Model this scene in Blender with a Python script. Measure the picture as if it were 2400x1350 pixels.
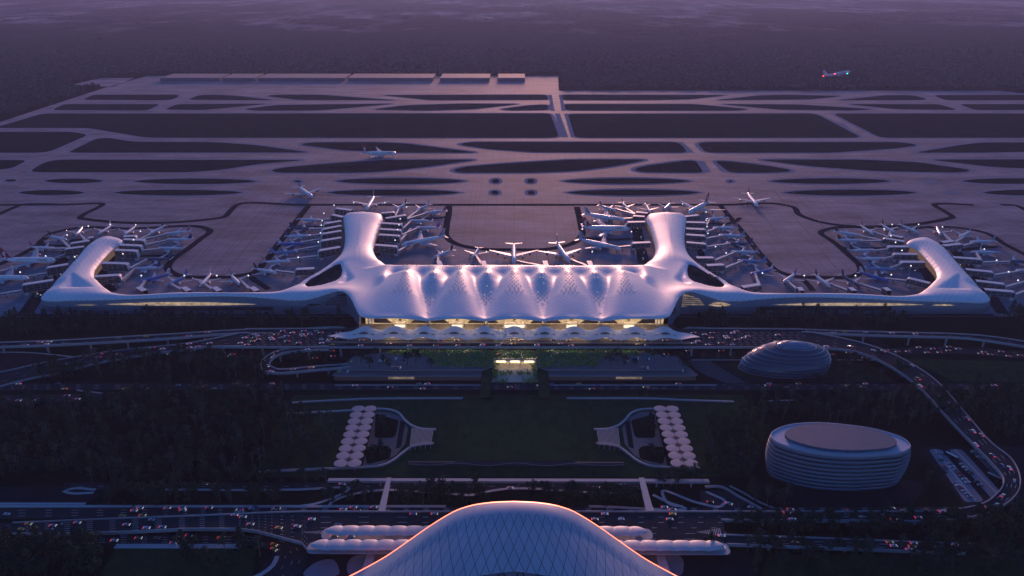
import bpy, math, random
import numpy as np
from mathutils import Vector, Matrix, geometry
PI = math.pi; RAD = math.radians
for o in list(bpy.data.objects): bpy.data.objects.remove(o)
S = bpy.context.scene
COL = S.collection
random.seed(7)
# ---------------------------------------------------------------- camera (photo pixels are 2400 x 1350)
CAMH, FPX, PITCH, YAW = 360.0, 1700.0, RAD(23.95), 0.00376
_r = Vector((math.cos(YAW), math.sin(YAW), 0))
_f = Vector((-math.sin(YAW)*math.cos(PITCH), math.cos(YAW)*math.cos(PITCH), -math.sin(PITCH)))
_u = Vector((-math.sin(YAW)*math.sin(PITCH), math.cos(YAW)*math.sin(PITCH), math.cos(PITCH)))
def ray(px, py): return _f + _r*((px-1200)/FPX) - _u*((py-675)/FPX)
def P(px, py, z=0.0):
    d = ray(px, py); t = (z-CAMH)/d.z
    return Vector((d.x*t, d.y*t, z))
def PY(px, py, Y):
    d = ray(px, py); t = Y/d.y
    return Vector((d.x*t, Y, CAMH+d.z*t))
def PD(px, py, depth): return Vector((0, 0, CAMH)) + ray(px, py)*depth
def proj(p):
    q = Vector(p)-Vector((0, 0, CAMH)); w = q.dot(_f)
    return 1200+FPX*q.dot(_r)/w, 675-FPX*q.dot(_u)/w
cam = bpy.data.cameras.new('camera'); camo = bpy.data.objects.new('camera', cam); COL.objects.link(camo)
cam.sensor_width = 36; cam.lens = 36*FPX/2400; cam.clip_start = 1; cam.clip_end = 60000
camo.location = (0, 0, CAMH); camo.rotation_euler = (PI/2-PITCH, 0, YAW)
S.camera = camo
# ---------------------------------------------------------------- materials
def newmat(name):
    m = bpy.data.materials.new(name); m.use_nodes = True
    nt = m.node_tree; b = nt.nodes['Principled BSDF']
    return m, nt, b
def mat(name, col, rough=0.6, metal=0.0, var=0.0, scale=0.1, spec=0.5, emit=None, estr=0.0, col2=None, bump=0.0, coat=0.0, obj=False):
    m, nt, b = newmat(name)
    b.inputs['Roughness'].default_value = rough; b.inputs['Metallic'].default_value = metal
    b.inputs['Specular IOR Level'].default_value = spec
    b.inputs['Base Color'].default_value = (*col, 1)
    if spec <= .2: b.inputs['IOR'].default_value = 1.0
    if coat: b.inputs['Coat Weight'].default_value = coat; b.inputs['Coat Roughness'].default_value = .08
    if var or col2:
        tc = nt.nodes.new('ShaderNodeTexCoord'); nz = nt.nodes.new('ShaderNodeTexNoise'); nz.inputs['Scale'].default_value = scale
        nz.inputs['Detail'].default_value = 6; nz.inputs['Roughness'].default_value = .65
        nt.links.new(tc.outputs['Object'], nz.inputs['Vector'])
        rp = nt.nodes.new('ShaderNodeValToRGB'); rp.color_ramp.elements[0].position = .3; rp.color_ramp.elements[1].position = .7
        c2 = col2 if col2 else tuple(c*(1+var) for c in col); c1 = col if col2 else tuple(c*(1-var) for c in col)
        rp.color_ramp.elements[0].color = (*c1, 1); rp.color_ramp.elements[1].color = (*c2, 1)
        nt.links.new(nz.outputs['Fac'], rp.inputs['Fac']); nt.links.new(rp.outputs['Color'], b.inputs['Base Color'])
        if bump:
            bp = nt.nodes.new('ShaderNodeBump'); bp.inputs['Strength'].default_value = bump; bp.inputs['Distance'].default_value = 1
            nt.links.new(nz.outputs['Fac'], bp.inputs['Height']); nt.links.new(bp.outputs['Normal'], b.inputs['Normal'])
    if emit:
        b.inputs['Emission Color'].default_value = (*emit, 1); b.inputs['Emission Strength'].default_value = estr
    return m
def nosample(m): m.cycles.emission_sampling = 'NONE'; return m
# ---------------------------------------------------------------- mesh helpers
class MB:
    """collects shapes; build() links them as one mesh object"""
    def __init__(s): s.v = []; s.f = []; s.m = []
    def add(s, vs, fs, mi=0):
        n = len(s.v); s.v += [tuple(v) for v in vs]; s.f += [tuple(i+n for i in f) for f in fs]; s.m += [mi]*len(fs)
    def box(s, c, d, rz=0.0, mi=0, taper=1.0):
        x, y, z = (k/2 for k in d); cs, sn = math.cos(rz), math.sin(rz); vs = []
        for (a, b, e) in ((-1,-1,-1),(1,-1,-1),(1,1,-1),(-1,1,-1),(-1,-1,1),(1,-1,1),(1,1,1),(-1,1,1)):
            k = taper if e > 0 else 1.0
            px, py = a*x*k, b*y*k
            vs.append((c[0]+px*cs-py*sn, c[1]+px*sn+py*cs, c[2]+e*z))
        s.add(vs, [(3,2,1,0),(4,5,6,7),(0,1,5,4),(1,2,6,5),(2,3,7,6),(3,0,4,7)], mi)
    def beam(s, a, b, w, h, mi=0):
        a = Vector(a); b = Vector(b); d = (b-a); 
        if d.length < 1e-6: return
        d.normalize(); sd = d.cross(Vector((0, 0, 1)))
        if sd.length < 1e-4: sd = Vector((1, 0, 0))
        sd.normalize(); up = sd.cross(d); vs = []
        for p in (a, b):
            for (i, j) in ((-1,-1),(1,-1),(1,1),(-1,1)): vs.append(p+sd*(i*w/2)+up*(j*h/2))
        s.add(vs, [(0,1,2,3),(7,6,5,4),(0,4,5,1),(1,5,6,2),(2,6,7,3),(3,7,4,0)], mi)
    def tube(s, pts, rads, n=8, mi=0, cap=True):
        rings = []; pts = [Vector(p) for p in pts]
        for i, p in enumerate(pts):
            d = (pts[min(i+1, len(pts)-1)]-pts[max(i-1, 0)]).normalized()
            sd = d.cross(Vector((0, 0, 1)))
            if sd.length < 1e-3: sd = Vector((1, 0, 0))
            sd.normalize(); up = sd.cross(d)
            rings.append([p+(sd*math.cos(2*PI*k/n)+up*math.sin(2*PI*k/n))*rads[i] for k in range(n)])
        s.loft(rings, True, mi, cap)
    def loft(s, rings, closed=True, mi=0, cap=False):
        n = len(rings[0]); vs = [v for r in rings for v in r]; fs = []
        for i in range(len(rings)-1):
            for k in range(n if closed else n-1):
                k2 = (k+1) % n
                fs.append((i*n+k, i*n+k2, (i+1)*n+k2, (i+1)*n+k))
        if cap: fs.append(tuple(range(n-1, -1, -1))); fs.append(tuple((len(rings)-1)*n+k for k in range(n)))
        s.add(vs, fs, mi)
    def poly(s, pts, mi=0): s.add(pts, [tuple(range(len(pts)))], mi)
    def prism(s, pts, z0, z1, mi=0, mtop=None):
        n = len(pts)
        if area(pts) < 0: pts = pts[::-1]
        s.add([(p[0], p[1], z0) for p in pts]+[(p[0], p[1], z1) for p in pts], [(i, (i+1) % n, n+(i+1) % n, n+i) for i in range(n)], mi)
        s.add([(p[0], p[1], z1) for p in pts], [tuple(range(n))], mi if mtop is None else mtop)
        s.add([(p[0], p[1], z0) for p in pts], [tuple(range(n-1, -1, -1))], mi)
    def mesh(s, name, mats, smooth=False):
        me = bpy.data.meshes.new(name); me.from_pydata(s.v, [], s.f); me.update()
        for m in (mats if isinstance(mats, (list, tuple)) else [mats]): me.materials.append(m)
        me.polygons.foreach_set('material_index', s.m)
        if smooth: me.polygons.foreach_set('use_smooth', [True]*len(me.polygons))
        return me
    def build(s, name, mats, parent=None, smooth=False):
        return link(name, s.mesh(name, mats, smooth), parent)
def area(p): return sum(p[i][0]*p[(i+1) % len(p)][1]-p[(i+1) % len(p)][0]*p[i][1] for i in range(len(p)))/2
def link(name, me, parent=None):
    o = bpy.data.objects.new(name, me); COL.objects.link(o)
    if parent: o.parent = parent
    return o
def smooth_angle(o, deg=40):
    me = o.data
    try: me.set_sharp_from_angle(angle=RAD(deg))
    except Exception: pass
    return o
LABELS = {}
def tag(o, label, cat, group=None):
    o['label'] = label; o['category'] = cat
    if group: o['group'] = group
    LABELS.setdefault(label, []).append(o.name)
    return o
def struct(o, kind='structure'): o['kind'] = kind; return o
def empty(name, loc=(0, 0, 0), rz=0.0):
    o = bpy.data.objects.new(name, None); COL.objects.link(o); o.location = loc; o.rotation_euler = (0, 0, rz); o.empty_display_size = .5
    return o
ORD = 'first second third fourth fifth sixth seventh eighth ninth tenth eleventh twelfth thirteenth fourteenth fifteenth sixteenth seventeenth eighteenth nineteenth twentieth'.split()
def ordw(i):
    if i < 20: return ORD[i]
    t, u = divmod(i+1, 10); T = {2: 'twent', 3: 'thirt', 4: 'fort', 5: 'fift'}[t]
    return T+'ieth' if u == 0 else T+'y-'+ORD[u-1]
# ---------------------------------------------------------------- 2D helpers
def catmull(pts, step=4.0, closed=False):
    pts = [np.array(p, float) for p in pts]; n = len(pts); out = []
    rng = range(n if closed else n-1)
    for i in rng:
        if closed: p0, p1, p2, p3 = pts[i-1], pts[i], pts[(i+1) % n], pts[(i+2) % n]
        else: p0, p1, p2, p3 = pts[max(i-1, 0)], pts[i], pts[i+1], pts[min(i+2, n-1)]
        L = np.linalg.norm((p2-p1)[:2]); k = max(1, int(L/step))
        # centripetal-like tangents keep corners from overshooting
        def tang(a, b, c):
            la, lb = np.linalg.norm((b-a)[:2])+1e-6, np.linalg.norm((c-b)[:2])+1e-6
            return ((b-a)/la*lb+(c-b)/lb*la)/(la+lb)
        m1 = tang(p0, p1, p2)*L if np.linalg.norm((p1-p0)[:2]) > 1e-6 else p2-p1
        m2 = tang(p1, p2, p3)*L if np.linalg.norm((p3-p2)[:2]) > 1e-6 else p2-p1
        for j in range(k):
            t = j/k; t2 = t*t; t3 = t2*t
            out.append((2*t3-3*t2+1)*p1+(t3-2*t2+t)*m1+(-2*t3+3*t2)*p2+(t3-t2)*m2)
    if not closed: out.append(pts[-1])
    return out
def roundpoly(pts, r, n=6):
    out = []; N = len(pts)
    for i in range(N):
        a, b, c = (Vector(pts[j][:2]) for j in (i-1, i, (i+1) % N))
        ra = min(r, (a-b).length*.48); rc = min(r, (c-b).length*.48)
        if (a-b).length < 1e-6 or (c-b).length < 1e-6: continue
        p = b+(a-b).normalized()*ra; q = b+(c-b).normalized()*rc
        for k in range(n+1):
            t = k/n; out.append(tuple(p*(1-t)**2+b*2*t*(1-t)+q*t*t))
    return out
def offset(pts, d):
    if area(pts) < 0: pts = pts[::-1]
    N = len(pts); out = []
    for i in range(N):
        a, b, c = (Vector(pts[j][:2]) for j in (i-1, i, (i+1) % N))
        e1 = (b-a); e2 = (c-b)
        if e1.length < 1e-6 or e2.length < 1e-6: continue
        e1.normalize(); e2.normalize()
        n1 = Vector((e1.y, -e1.x)); n2 = Vector((e2.y, -e2.x)); m = n1+n2
        if m.length < .3: m = n1
        m.normalize(); k = d/max(.5, m.dot(n1))
        out.append(tuple(b+m*k))
    return out
def pxpoly(pts, z=0, r=0):
    w = [tuple(P(x, y, z)[:2]) for x, y in pts]
    return roundpoly(w, r) if r else w
def ribbon(mb, cen, w, z=None, mi=0):
    """flat strip along cen (list of 3D), width w (number or list)"""
    n = len(cen); vs = []
    for i in range(n):
        a = Vector(cen[max(i-1, 0)]); b = Vector(cen[min(i+1, n-1)]); d = (b-a); d.z = 0; d.normalize(); s = Vector((-d.y, d.x, 0))
        ww = w[i] if isinstance(w, (list, tuple)) else w
        p = Vector(cen[i]) if len(cen[i]) == 3 else Vector((*cen[i], 0))
        if z is not None: p = Vector((p.x, p.y, z))
        vs += [p+s*ww/2, p-s*ww/2]
    mb.add(vs, [(2*i+1, 2*i+3, 2*i+2, 2*i) for i in range(n-1)], mi)
# ---------------------------------------------------------------- dusk light: sky, one soft low sun, haze
SUN_EL, SUN_AZ = RAD(7.0), RAD(3.5)     # azimuth measured from +Y towards +X
W = bpy.data.worlds.new('World'); S.world = W; W.use_nodes = True
nt = W.node_tree; bg = nt.nodes['Background']
sky = nt.nodes.new('ShaderNodeTexSky'); sky.sky_type = 'NISHITA'; sky.sun_disc = False
sky.sun_elevation = RAD(2.0); sky.sun_rotation = SUN_AZ; sky.altitude = 100; sky.air_density = 1.0; sky.dust_density = 1.4; sky.ozone_density = 3.0
hs = nt.nodes.new('ShaderNodeMixRGB'); hs.blend_type = 'MULTIPLY'; hs.inputs['Fac'].default_value = 1; hs.inputs['Color2'].default_value = (.60, .81, 1.32, 1)
nt.links.new(sky.outputs['Color'], hs.inputs['Color1']); nt.links.new(hs.outputs['Color'], bg.inputs['Color'])
bg.inputs['Strength'].default_value = 0.15
sl = bpy.data.lights.new('sun', 'SUN'); sl.energy = 1.75; sl.angle = RAD(12); sl.color = (1.0, .47, .37)
so = bpy.data.objects.new('sun', sl); COL.objects.link(so)
sdir = Vector((math.sin(SUN_AZ)*math.cos(SUN_EL), math.cos(SUN_AZ)*math.cos(SUN_EL), math.sin(SUN_EL)))
so.rotation_euler = (-sdir).to_track_quat('-Z', 'Y').to_euler(); so.location = (0, 0, 900)
S.view_settings.view_transform = 'Standard'; S.view_settings.look = 'None'; S.view_settings.gamma = 1
S.view_settings.exposure = 1.38
S.cycles.use_denoising = True
try: S.cycles.denoiser = 'OPENIMAGEDENOISE'
except Exception: pass
S.cycles.max_bounces = 6; S.cycles.diffuse_bounces = 2; S.cycles.glossy_bounces = 3; S.cycles.transmission_bounces = 4; S.cycles.volume_bounces = 0
S.cycles.sample_clamp_indirect = 4; S.cycles.transparent_max_bounces = 8
hz = MB(); hz.box((0, 6400, 200), (27000, 14800, 420)); hm = bpy.data.materials.new('haze_air'); hm.use_nodes = True
hnt = hm.node_tree; hnt.nodes.clear(); ho = hnt.nodes.new('ShaderNodeOutputMaterial'); hv = hnt.nodes.new('ShaderNodeVolumePrincipled')
hv.inputs['Color'].default_value = (.40, .505, .95, 1); hv.inputs['Density'].default_value = 4.6e-5; hv.inputs['Anisotropy'].default_value = .3
hnt.links.new(hv.outputs['Volume'], ho.inputs['Volume'])
hzo = hz.build('haze', hm); struct(hzo, 'stuff')
# ---------------------------------------------------------------- ground, airfield
def m_ground():
    m, nt, b = newmat('dark_earth'); tc = nt.nodes.new('ShaderNodeTexCoord')
    def noise(sc, det=5, stretch=None):
        n = nt.nodes.new('ShaderNodeTexNoise'); n.inputs['Scale'].default_value = sc; n.inputs['Detail'].default_value = det
        if stretch:
            mp = nt.nodes.new('ShaderNodeMapping'); mp.inputs['Scale'].default_value = stretch
            nt.links.new(tc.outputs['Object'], mp.inputs['Vector']); nt.links.new(mp.outputs['Vector'], n.inputs['Vector'])
        else: nt.links.new(tc.outputs['Object'], n.inputs['Vector'])
        return n
    n1 = noise(.02, 8); r1 = nt.nodes.new('ShaderNodeValToRGB')
    r1.color_ramp.elements[0].position = .3; r1.color_ramp.elements[1].position = .72
    r1.color_ramp.elements[0].color = (.005, .010, .008, 1); r1.color_ramp.elements[1].color = (.013, .021, .014, 1)
    nt.links.new(n1.outputs['Fac'], r1.inputs['Fac'])
    # pale far fields and water, by distance and large noise
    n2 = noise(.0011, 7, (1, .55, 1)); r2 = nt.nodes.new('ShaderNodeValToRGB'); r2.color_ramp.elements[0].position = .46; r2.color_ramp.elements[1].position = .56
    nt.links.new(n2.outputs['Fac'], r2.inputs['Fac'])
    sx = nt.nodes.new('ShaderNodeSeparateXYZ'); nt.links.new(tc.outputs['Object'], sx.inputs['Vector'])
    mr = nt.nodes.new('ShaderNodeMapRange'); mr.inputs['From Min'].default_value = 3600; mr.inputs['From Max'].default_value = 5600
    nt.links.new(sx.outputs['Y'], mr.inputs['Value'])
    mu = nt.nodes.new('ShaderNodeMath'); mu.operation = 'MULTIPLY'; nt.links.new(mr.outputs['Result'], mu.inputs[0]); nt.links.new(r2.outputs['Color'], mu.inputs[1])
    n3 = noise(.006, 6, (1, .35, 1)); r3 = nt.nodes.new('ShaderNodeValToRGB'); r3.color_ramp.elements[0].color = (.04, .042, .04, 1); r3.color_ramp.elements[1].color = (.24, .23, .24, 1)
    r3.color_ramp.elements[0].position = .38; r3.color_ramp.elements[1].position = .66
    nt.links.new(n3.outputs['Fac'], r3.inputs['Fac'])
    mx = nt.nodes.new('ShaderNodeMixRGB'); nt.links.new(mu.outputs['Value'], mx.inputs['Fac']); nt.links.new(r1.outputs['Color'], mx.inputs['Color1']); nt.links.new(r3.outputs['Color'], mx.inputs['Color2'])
    nt.links.new(mx.outputs['Color'], b.inputs['Base Color']); b.inputs['Roughness'].default_value = .9; b.inputs['IOR'].default_value = 1.0
    return m
def m_concrete(name, c1, c2, joint=7.5, rough=.55, spec=.5, jw=.02):
    m, nt, b = newmat(name); tc = nt.nodes.new('ShaderNodeTexCoord')
    n = nt.nodes.new('ShaderNodeTexNoise'); n.inputs['Scale'].default_value = .018; n.inputs['Detail'].default_value = 9; n.inputs['Roughness'].default_value = .68
    mp = nt.nodes.new('ShaderNodeMapping'); mp.inputs['Scale'].default_value = (.45, 1.3, 1); nt.links.new(tc.outputs['Object'], mp.inputs['Vector']); nt.links.new(mp.outputs['Vector'], n.inputs['Vector'])
    rp = nt.nodes.new('ShaderNodeValToRGB'); rp.color_ramp.elements[0].position = .33; rp.color_ramp.elements[1].position = .68
    rp.color_ramp.elements[0].color = (*c1, 1); rp.color_ramp.elements[1].color = (*c2, 1); nt.links.new(n.outputs['Fac'], rp.inputs['Fac'])
    bk = nt.nodes.new('ShaderNodeTexBrick'); bk.inputs['Scale'].default_value = 1; bk.inputs['Brick Width'].default_value = joint*2; bk.inputs['Row Height'].default_value = joint
    bk.inputs['Mortar Size'].default_value = .5; bk.inputs['Mortar Smooth'].default_value = .6; bk.inputs['Color1'].default_value = (1, 1, 1, 1); bk.inputs['Color2'].default_value = (.86, .86, .87, 1); bk.inputs['Mortar'].default_value = (.5, .5, .53, 1)
    bk.offset = .0; nt.links.new(tc.outputs['Object'], bk.inputs['Vector'])
    mu = nt.nodes.new('ShaderNodeMixRGB'); mu.blend_type = 'MULTIPLY'; mu.inputs['Fac'].default_value = .9
    nt.links.new(rp.outputs['Color'], mu.inputs['Color1']); nt.links.new(bk.outputs['Color'], mu.inputs['Color2'])
    nt.links.new(mu.outputs['Color'], b.inputs['Base Color']); b.inputs['Roughness'].default_value = rough; b.inputs['Specular IOR Level'].default_value = spec; b.inputs['IOR'].default_value = 1.25
    return m
M_GROUND = m_ground()
M_APRON = m_concrete('apron_concrete', (.115, .112, .14), (.31, .295, .35), 7.5, .78, .28)
M_SHOULDER = mat('shoulder_paving', (.21, .225, .285), .9, var=.12, scale=.05, spec=.1)
M_AGRASS = mat('airfield_grass', (.012, .019, .019), .95, var=.35, scale=.03, spec=.05)
M_ASPH = mat('asphalt', (.024, .025, .031), .85, var=.22, scale=.08, spec=.15)
M_MARK = mat('road_paint', (.62, .62, .62), .6, var=.12, scale=.8)
M_YLINE = mat('yellow_guide_paint', (.07, .06, .045), .8)
g = MB(); g.poly([(-13000, -300, 0), (13000, -300, 0), (13000, 13600, 0), (-13000, 13600, 0)]); struct(g.build('ground', M_GROUND))
Z1, Z2, Z3, Z4, Z5 = .03, .06, .09, .12, .15
g = MB(); g.poly([(*p, Z1) for p in pxpoly([(-420, 424), (0, 286), (245, 206), (345, 178), (1308, 178), (1310, 212.5), (2340, 212.5), (2430, 222), (2900, 300), (3300, 560), (3300, 742), (-1000, 742), (-1000, 540)])])
g.poly([(*p, Z1) for p in pxpoly([(150, 203), (235, 183), (314, 183), (266, 203)])])
struct(g.build('airport_apron', M_APRON))
ISL = [  # grass islands between the taxiways: (outline in photo pixels, corner rounding m)
 [(193,234),(218,222),(420,222),(415,229),(395,235)], [(440,234),(465,223),(505,222),(560,225),(645,235)], [(622,225),(645,222),(750,222),(930,235),(700,234.5)],
 [(895,223),(1280,222),(1286,234),(1010,235)], [(1316,222),(1705,223),(1615,233),(1500,235),(1320,235)], [(1677,235),(1775,224),(1840,222),(1977,225),(1900,233)],
 [(1962,235),(2075,223),(2140,223),(2177,233),(2150,235)], [(2187,223),(2480,222),(2520,235),(2215,235)],
 [(121,258),(150,244),(377,244),(345,259)], [(385,257),(415,244),(632,243),(480,258)], [(567,256),(650,246),(925,243),(750,259),(600,259.5)],
 [(870,257),(950,247),(1080,243),(1220,243.5),(1110,256),(1000,259.5)], [(1172,256),(1240,247),(1283,245),(1286,258),(1190,259)],
 [(1322,244),(1625,244),(1758,256),(1725,259.5),(1327,259)], [(1687,244),(1875,245),(2052,256),(2000,259.5),(1825,257)], [(1980,244),(2200,244),(2247,258),(2100,256)], [(2247,244),(2560,244),(2600,258),(2285,258)],
 [(100,266),(1280,266),(1290,268),(1309,318),(1300,323),(345,323),(205,300),(-15,300)],
 [(1331,267),(1905,266),(1920,270),(2015,320),(2005,323),(1360,323),(1347,320)],
 [(1952,266),(2560,266),(2700,323),(2075,323),(2057,320)],
 [(-80,309),(170,309),(207,316),(120,354),(95,358),(-140,358)], [(162,356),(225,325),(255,323),(310,332),(500,333),(600,340),(727,357.5),(167,358)],
 [(700,339),(725,334),(875,333),(950,336),(1122,358),(940,358),(800,352)], [(1072,339),(1100,333),(1580,333),(1595,337),(1612,358),(1250,357),(1150,350)],
 [(1635,337),(1650,333),(2110,333),(2157,340),(2100,348),(1950,358),(1655,358)], [(2142,358),(2250,340),(2300,334),(2600,333),(2600,352),(2300,358)],
 [(-120,374),(55,375),(60,378),(25,396),(-120,404)], [(72,399),(107,379),(140,374),(717,375),(600,385),(520,398),(440,404),(80,404)],
 [(633,400),(660,393),(760,384),(900,375),(1120,374),(1010,390),(900,402),(830,405),(650,405)], [(1060,399),(1085,391),(1200,382),(1340,374),(1520,374),(1440,390),(1350,401),(1250,405),(1075,405)],
 [(1484,397),(1510,389),(1600,377),(1630,376),(1648,402),(1640,405),(1500,404)], [(1675,377),(1700,377),(1790,387),(1855,398),(1850,403),(1800,405),(1710,405)],
 [(1772,374),(2010,374),(2150,380),(2283,399),(2250,405),(2050,401),(1900,390)], [(2175,374),(2600,373),(2600,402),(2330,392)]]
def lens(x0, x1, yc, h):
    n = 14; a = []
    for k in range(n+1):
        t = k/n; e = math.sin(PI*t)**.55 if x1-x0 > 40 else min(1, math.sin(PI*t)**.35)
        a.append((x0+(x1-x0)*t, yc-h/2*max(e, .02)))
    return a+[(x, 2*yc-y) for x, y in a[::-1]]
LENS = [(12,38,423,5), (103,243,424,11), (313,601,425,13), (690,706,425,4), (788,1090,424.5,14), (1153,1170,424.5,10), (1236,1252,424.5,10), (1320,1618,424.5,13), (1708,1716,425,4), (1806,2090,424.5,13), (2254,2480,424.5,13),
 (43,198,451.5,12), (265,568,451.5,13.5), (767,1077,451.5,14), (1152,1168,451.5,9), (1237,1253,451.5,9), (1330,1640,451.5,14), (1838,2148,451.5,14), (2304,2540,451.5,14), (40,152,479,6)]
sh = MB(); gr = MB()
for pl in ISL:
    w = roundpoly([tuple(P(*q)[:2]) for q in pl], 22, 5)
    sh.poly([(*p, Z2) for p in offset(w, 9)]); w = w if area(w) > 0 else w[::-1]; gr.poly([(*p, Z3) for p in w])
for (x0, x1, yc, h) in LENS:
    w = [tuple(P(*q)[:2]) for q in lens(x0, x1, yc, h)]
    if area(w) < 0: w = w[::-1]
    big = lens(x0-(13 if x1-x0 > 40 else 8), x1+(13 if x1-x0 > 40 else 8), yc, h+(7 if x1-x0 > 40 else 6))
    w2 = [tuple(P(*q)[:2]) for q in big]; w2 = w2 if area(w2) > 0 else w2[::-1]
    sh.poly([(*p, Z2-.012) for p in w2]); gr.poly([(*p, Z3+.012) for p in w])
for (x0, x1, yc, h) in ((2160,2200,424.5,9), (2208,2250,451.5,9)):
    w2 = [tuple(P(*q)[:2]) for q in lens(x0, x1, yc, h)]; sh.poly([(*p, Z2-.012) for p in (w2 if area(w2) > 0 else w2[::-1])])
for q in ([(1300,266),(1312,266),(1332,322),(1316,322)], [(1322,266),(1331,266),(1347,322),(1338,322)], [(1287,222),(1293,222),(1300,260),(1290,260)], [(1311,222),(1317,222),(1325,260),(1316,260)],
          [(1943,288),(1975,288),(1992,300),(1972,300)], [(1990,288),(2005,288),(2028,300),(2010,300)],
          [(1588,333),(1600,333),(1628,358),(1612,358)], [(1634,336),(1640,334),(1662,357),(1654,357)], [(1637,377),(1650,377),(1668,404),(1650,404)], [(1668,377),(1675,377),(1702,404),(1692,404)]):
    w2 = [tuple(P(*k)[:2]) for k in q]; sh.poly([(*p, Z2-.024) for p in (w2 if area(w2) > 0 else w2[::-1])])
struct(sh.build('taxiway_shoulder', M_SHOULDER)); struct(gr.build('airfield_grass', M_AGRASS))
# dark service roads across the apron
SR = [(10, [(-300,480),(60,480),(150,479.5),(240,480),(222,490),(196,503),(188,511),(205,514),(490,514),(520,510),(540,494),(556,480),(700,480),(1200,480),(1700,480),(1836,480),(1855,484),(1875,504),(1900,514),(2215,514),(2232,509),(2215,496),(2190,480),(2282,480)]),
 (10, [(2345,480),(2376,481),(2420,500),(2500,520)]), (10, [(-40,520),(20,492),(44,482)]),
 (10, [(724,481),(690,524),(650,575),(620,615),(590,640),(545,648),(480,650),(430,648),(402,639),(393,628),(408,606),(438,585),(470,560),(492,541),(482,535),(300,536),(170,536),(135,543),(80,580),(10,615),(-60,640)]),
 (8, [(412,602),(380,600),(330,600),(275,602)]), (8, [(585,648),(605,662),(630,678)]), (8, [(116,551),(93,569),(110,575),(170,575)]), (7, [(690,530),(700,531),(760,531)]),
 (10, [(1053,481),(1052,500),(1046,535),(1046,553),(1068,571),(1125,583),(1205,585),(1290,583),(1345,569),(1364,550),(1362,530),(1352,485)]),
 (7, [(1046,508),(1030,511),(1000,512),(950,513)]), (9, [(1368,558),(1400,560),(1440,562),(1485,560)]), (9, [(1688,481),(1705,502),(1750,555),(1800,615),(1822,635),(1860,647),(1930,650),(1990,649),(2014,641),(2014,622),(1990,599),(1955,568),(1924,544),(1945,536),(2100,536),(2262,536),(2300,543),(2360,575),(2460,625)]),
 (8, [(1962,574),(1980,582),(2040,582),(2110,582)]), (8, [(1882,656),(1895,668),(1905,682)]), (8, [(2345,578),(2310,580),(2260,585),(2225,585)]), (7, [(1735,510),(1725,518),(1700,525),(1660,524)]),
 (15, [(1491,528),(1500,575),(1509,618)]), (9, [(1629,545),(1638,575),(1646,605)]), (14, [(2133,575),(2160,620),(2195,680)]), (16, [(300,560),(262,600),(235,640),(258,685)]),
 (16, [(180,560),(120,650),(60,735)]), (14, [(2240,590),(2290,650),(2350,735)]), (9, [(1660,640),(1700,662),(1745,690)]), (13, [(905,520),(893,560),(880,600)])]
rd = MB()
for i, (w, c) in enumerate(SR): ribbon(rd, [(*p[:2], Z4+.006*i) for p in catmull([P(*q)[:2] for q in c], 5)], w)
struct(rd.build('apron_service_road', M_ASPH))
yl = MB()
for i, c in enumerate([[(1122,424),(1112,480),(1105,540),(1118,575),(1140,585)], [(1203,424),(1204,500),(1204,575)], [(1290,424),(1294,480),(1302,540),(1306,566)], [(1440,490),(1400,520),(1378,540)],
   [(620,440),(560,500),(480,590),(440,640)], [(700,440),(610,540),(530,640)], [(660,440),(590,520),(500,630)], [(1750,440),(1800,520),(1860,600),(1900,640)], [(1810,440),(1880,530),(1960,630)], [(1850,440),(1920,520),(1985,600)]]):
    ribbon(yl, [(*p[:2], Z2+.05+.003*i) for p in catmull([P(*q)[:2] for q in c], 8)], .9)
struct(yl.build('taxi_guide_line', M_YLINE))
# hangars at the far end of the airfield
M_HROOF = mat('hangar_roof_metal', (.12, .115, .15), .8, var=.1, scale=.03); M_HWALL = mat('hangar_wall_cladding', (.11, .105, .14), .8, var=.12, scale=.02); M_HDOOR = mat('hangar_door_panel', (.10, .10, .13), .8)
HN = ['smallest wide', 'short', 'long', 'long', 'medium', 'end']
for i, (x0, x1, txt) in enumerate(((375,518,'pale low hangar at the end of the row beside the empty concrete corner'), (521,601,'narrow pale hangar, second in the row from the empty corner'), (604,811,'broad pale hangar between the narrow one and the widest gap'),
        (815,1017,'broad pale hangar, middle right of the far row'), (1030,1150,'medium pale hangar left of the smallest one'), (1165,1233,'smallest pale hangar at the right end of the far row'))):
    a = P(x0+1.5, 190.5); b = P(x1-2.5, 190.5); h = 9; d = 105; r = empty('hangar', ((a.x+b.x)/2, a.y, 0)); w = b.x-a.x
    m = MB(); m.box((0, d/2, h/2), (w, d, h)); m.build('wall', M_HWALL, r)
    m = MB(); m.box((0, d/2, h+1.2), (w, d, 2.4)); m.build('roof', M_HROOF, r)
    nd = max(2, int(w/55))
    for k in range(nd):
        m = MB(); m.box((-w/2+w*(k+.5)/nd, -.3, h*.42), (w/nd*.86, .6, h*.8)); m.build('hangar_door', M_HDOOR, r)
    tag(r, txt, 'hangar', 'hangars along the far edge of the airfield')
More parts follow.
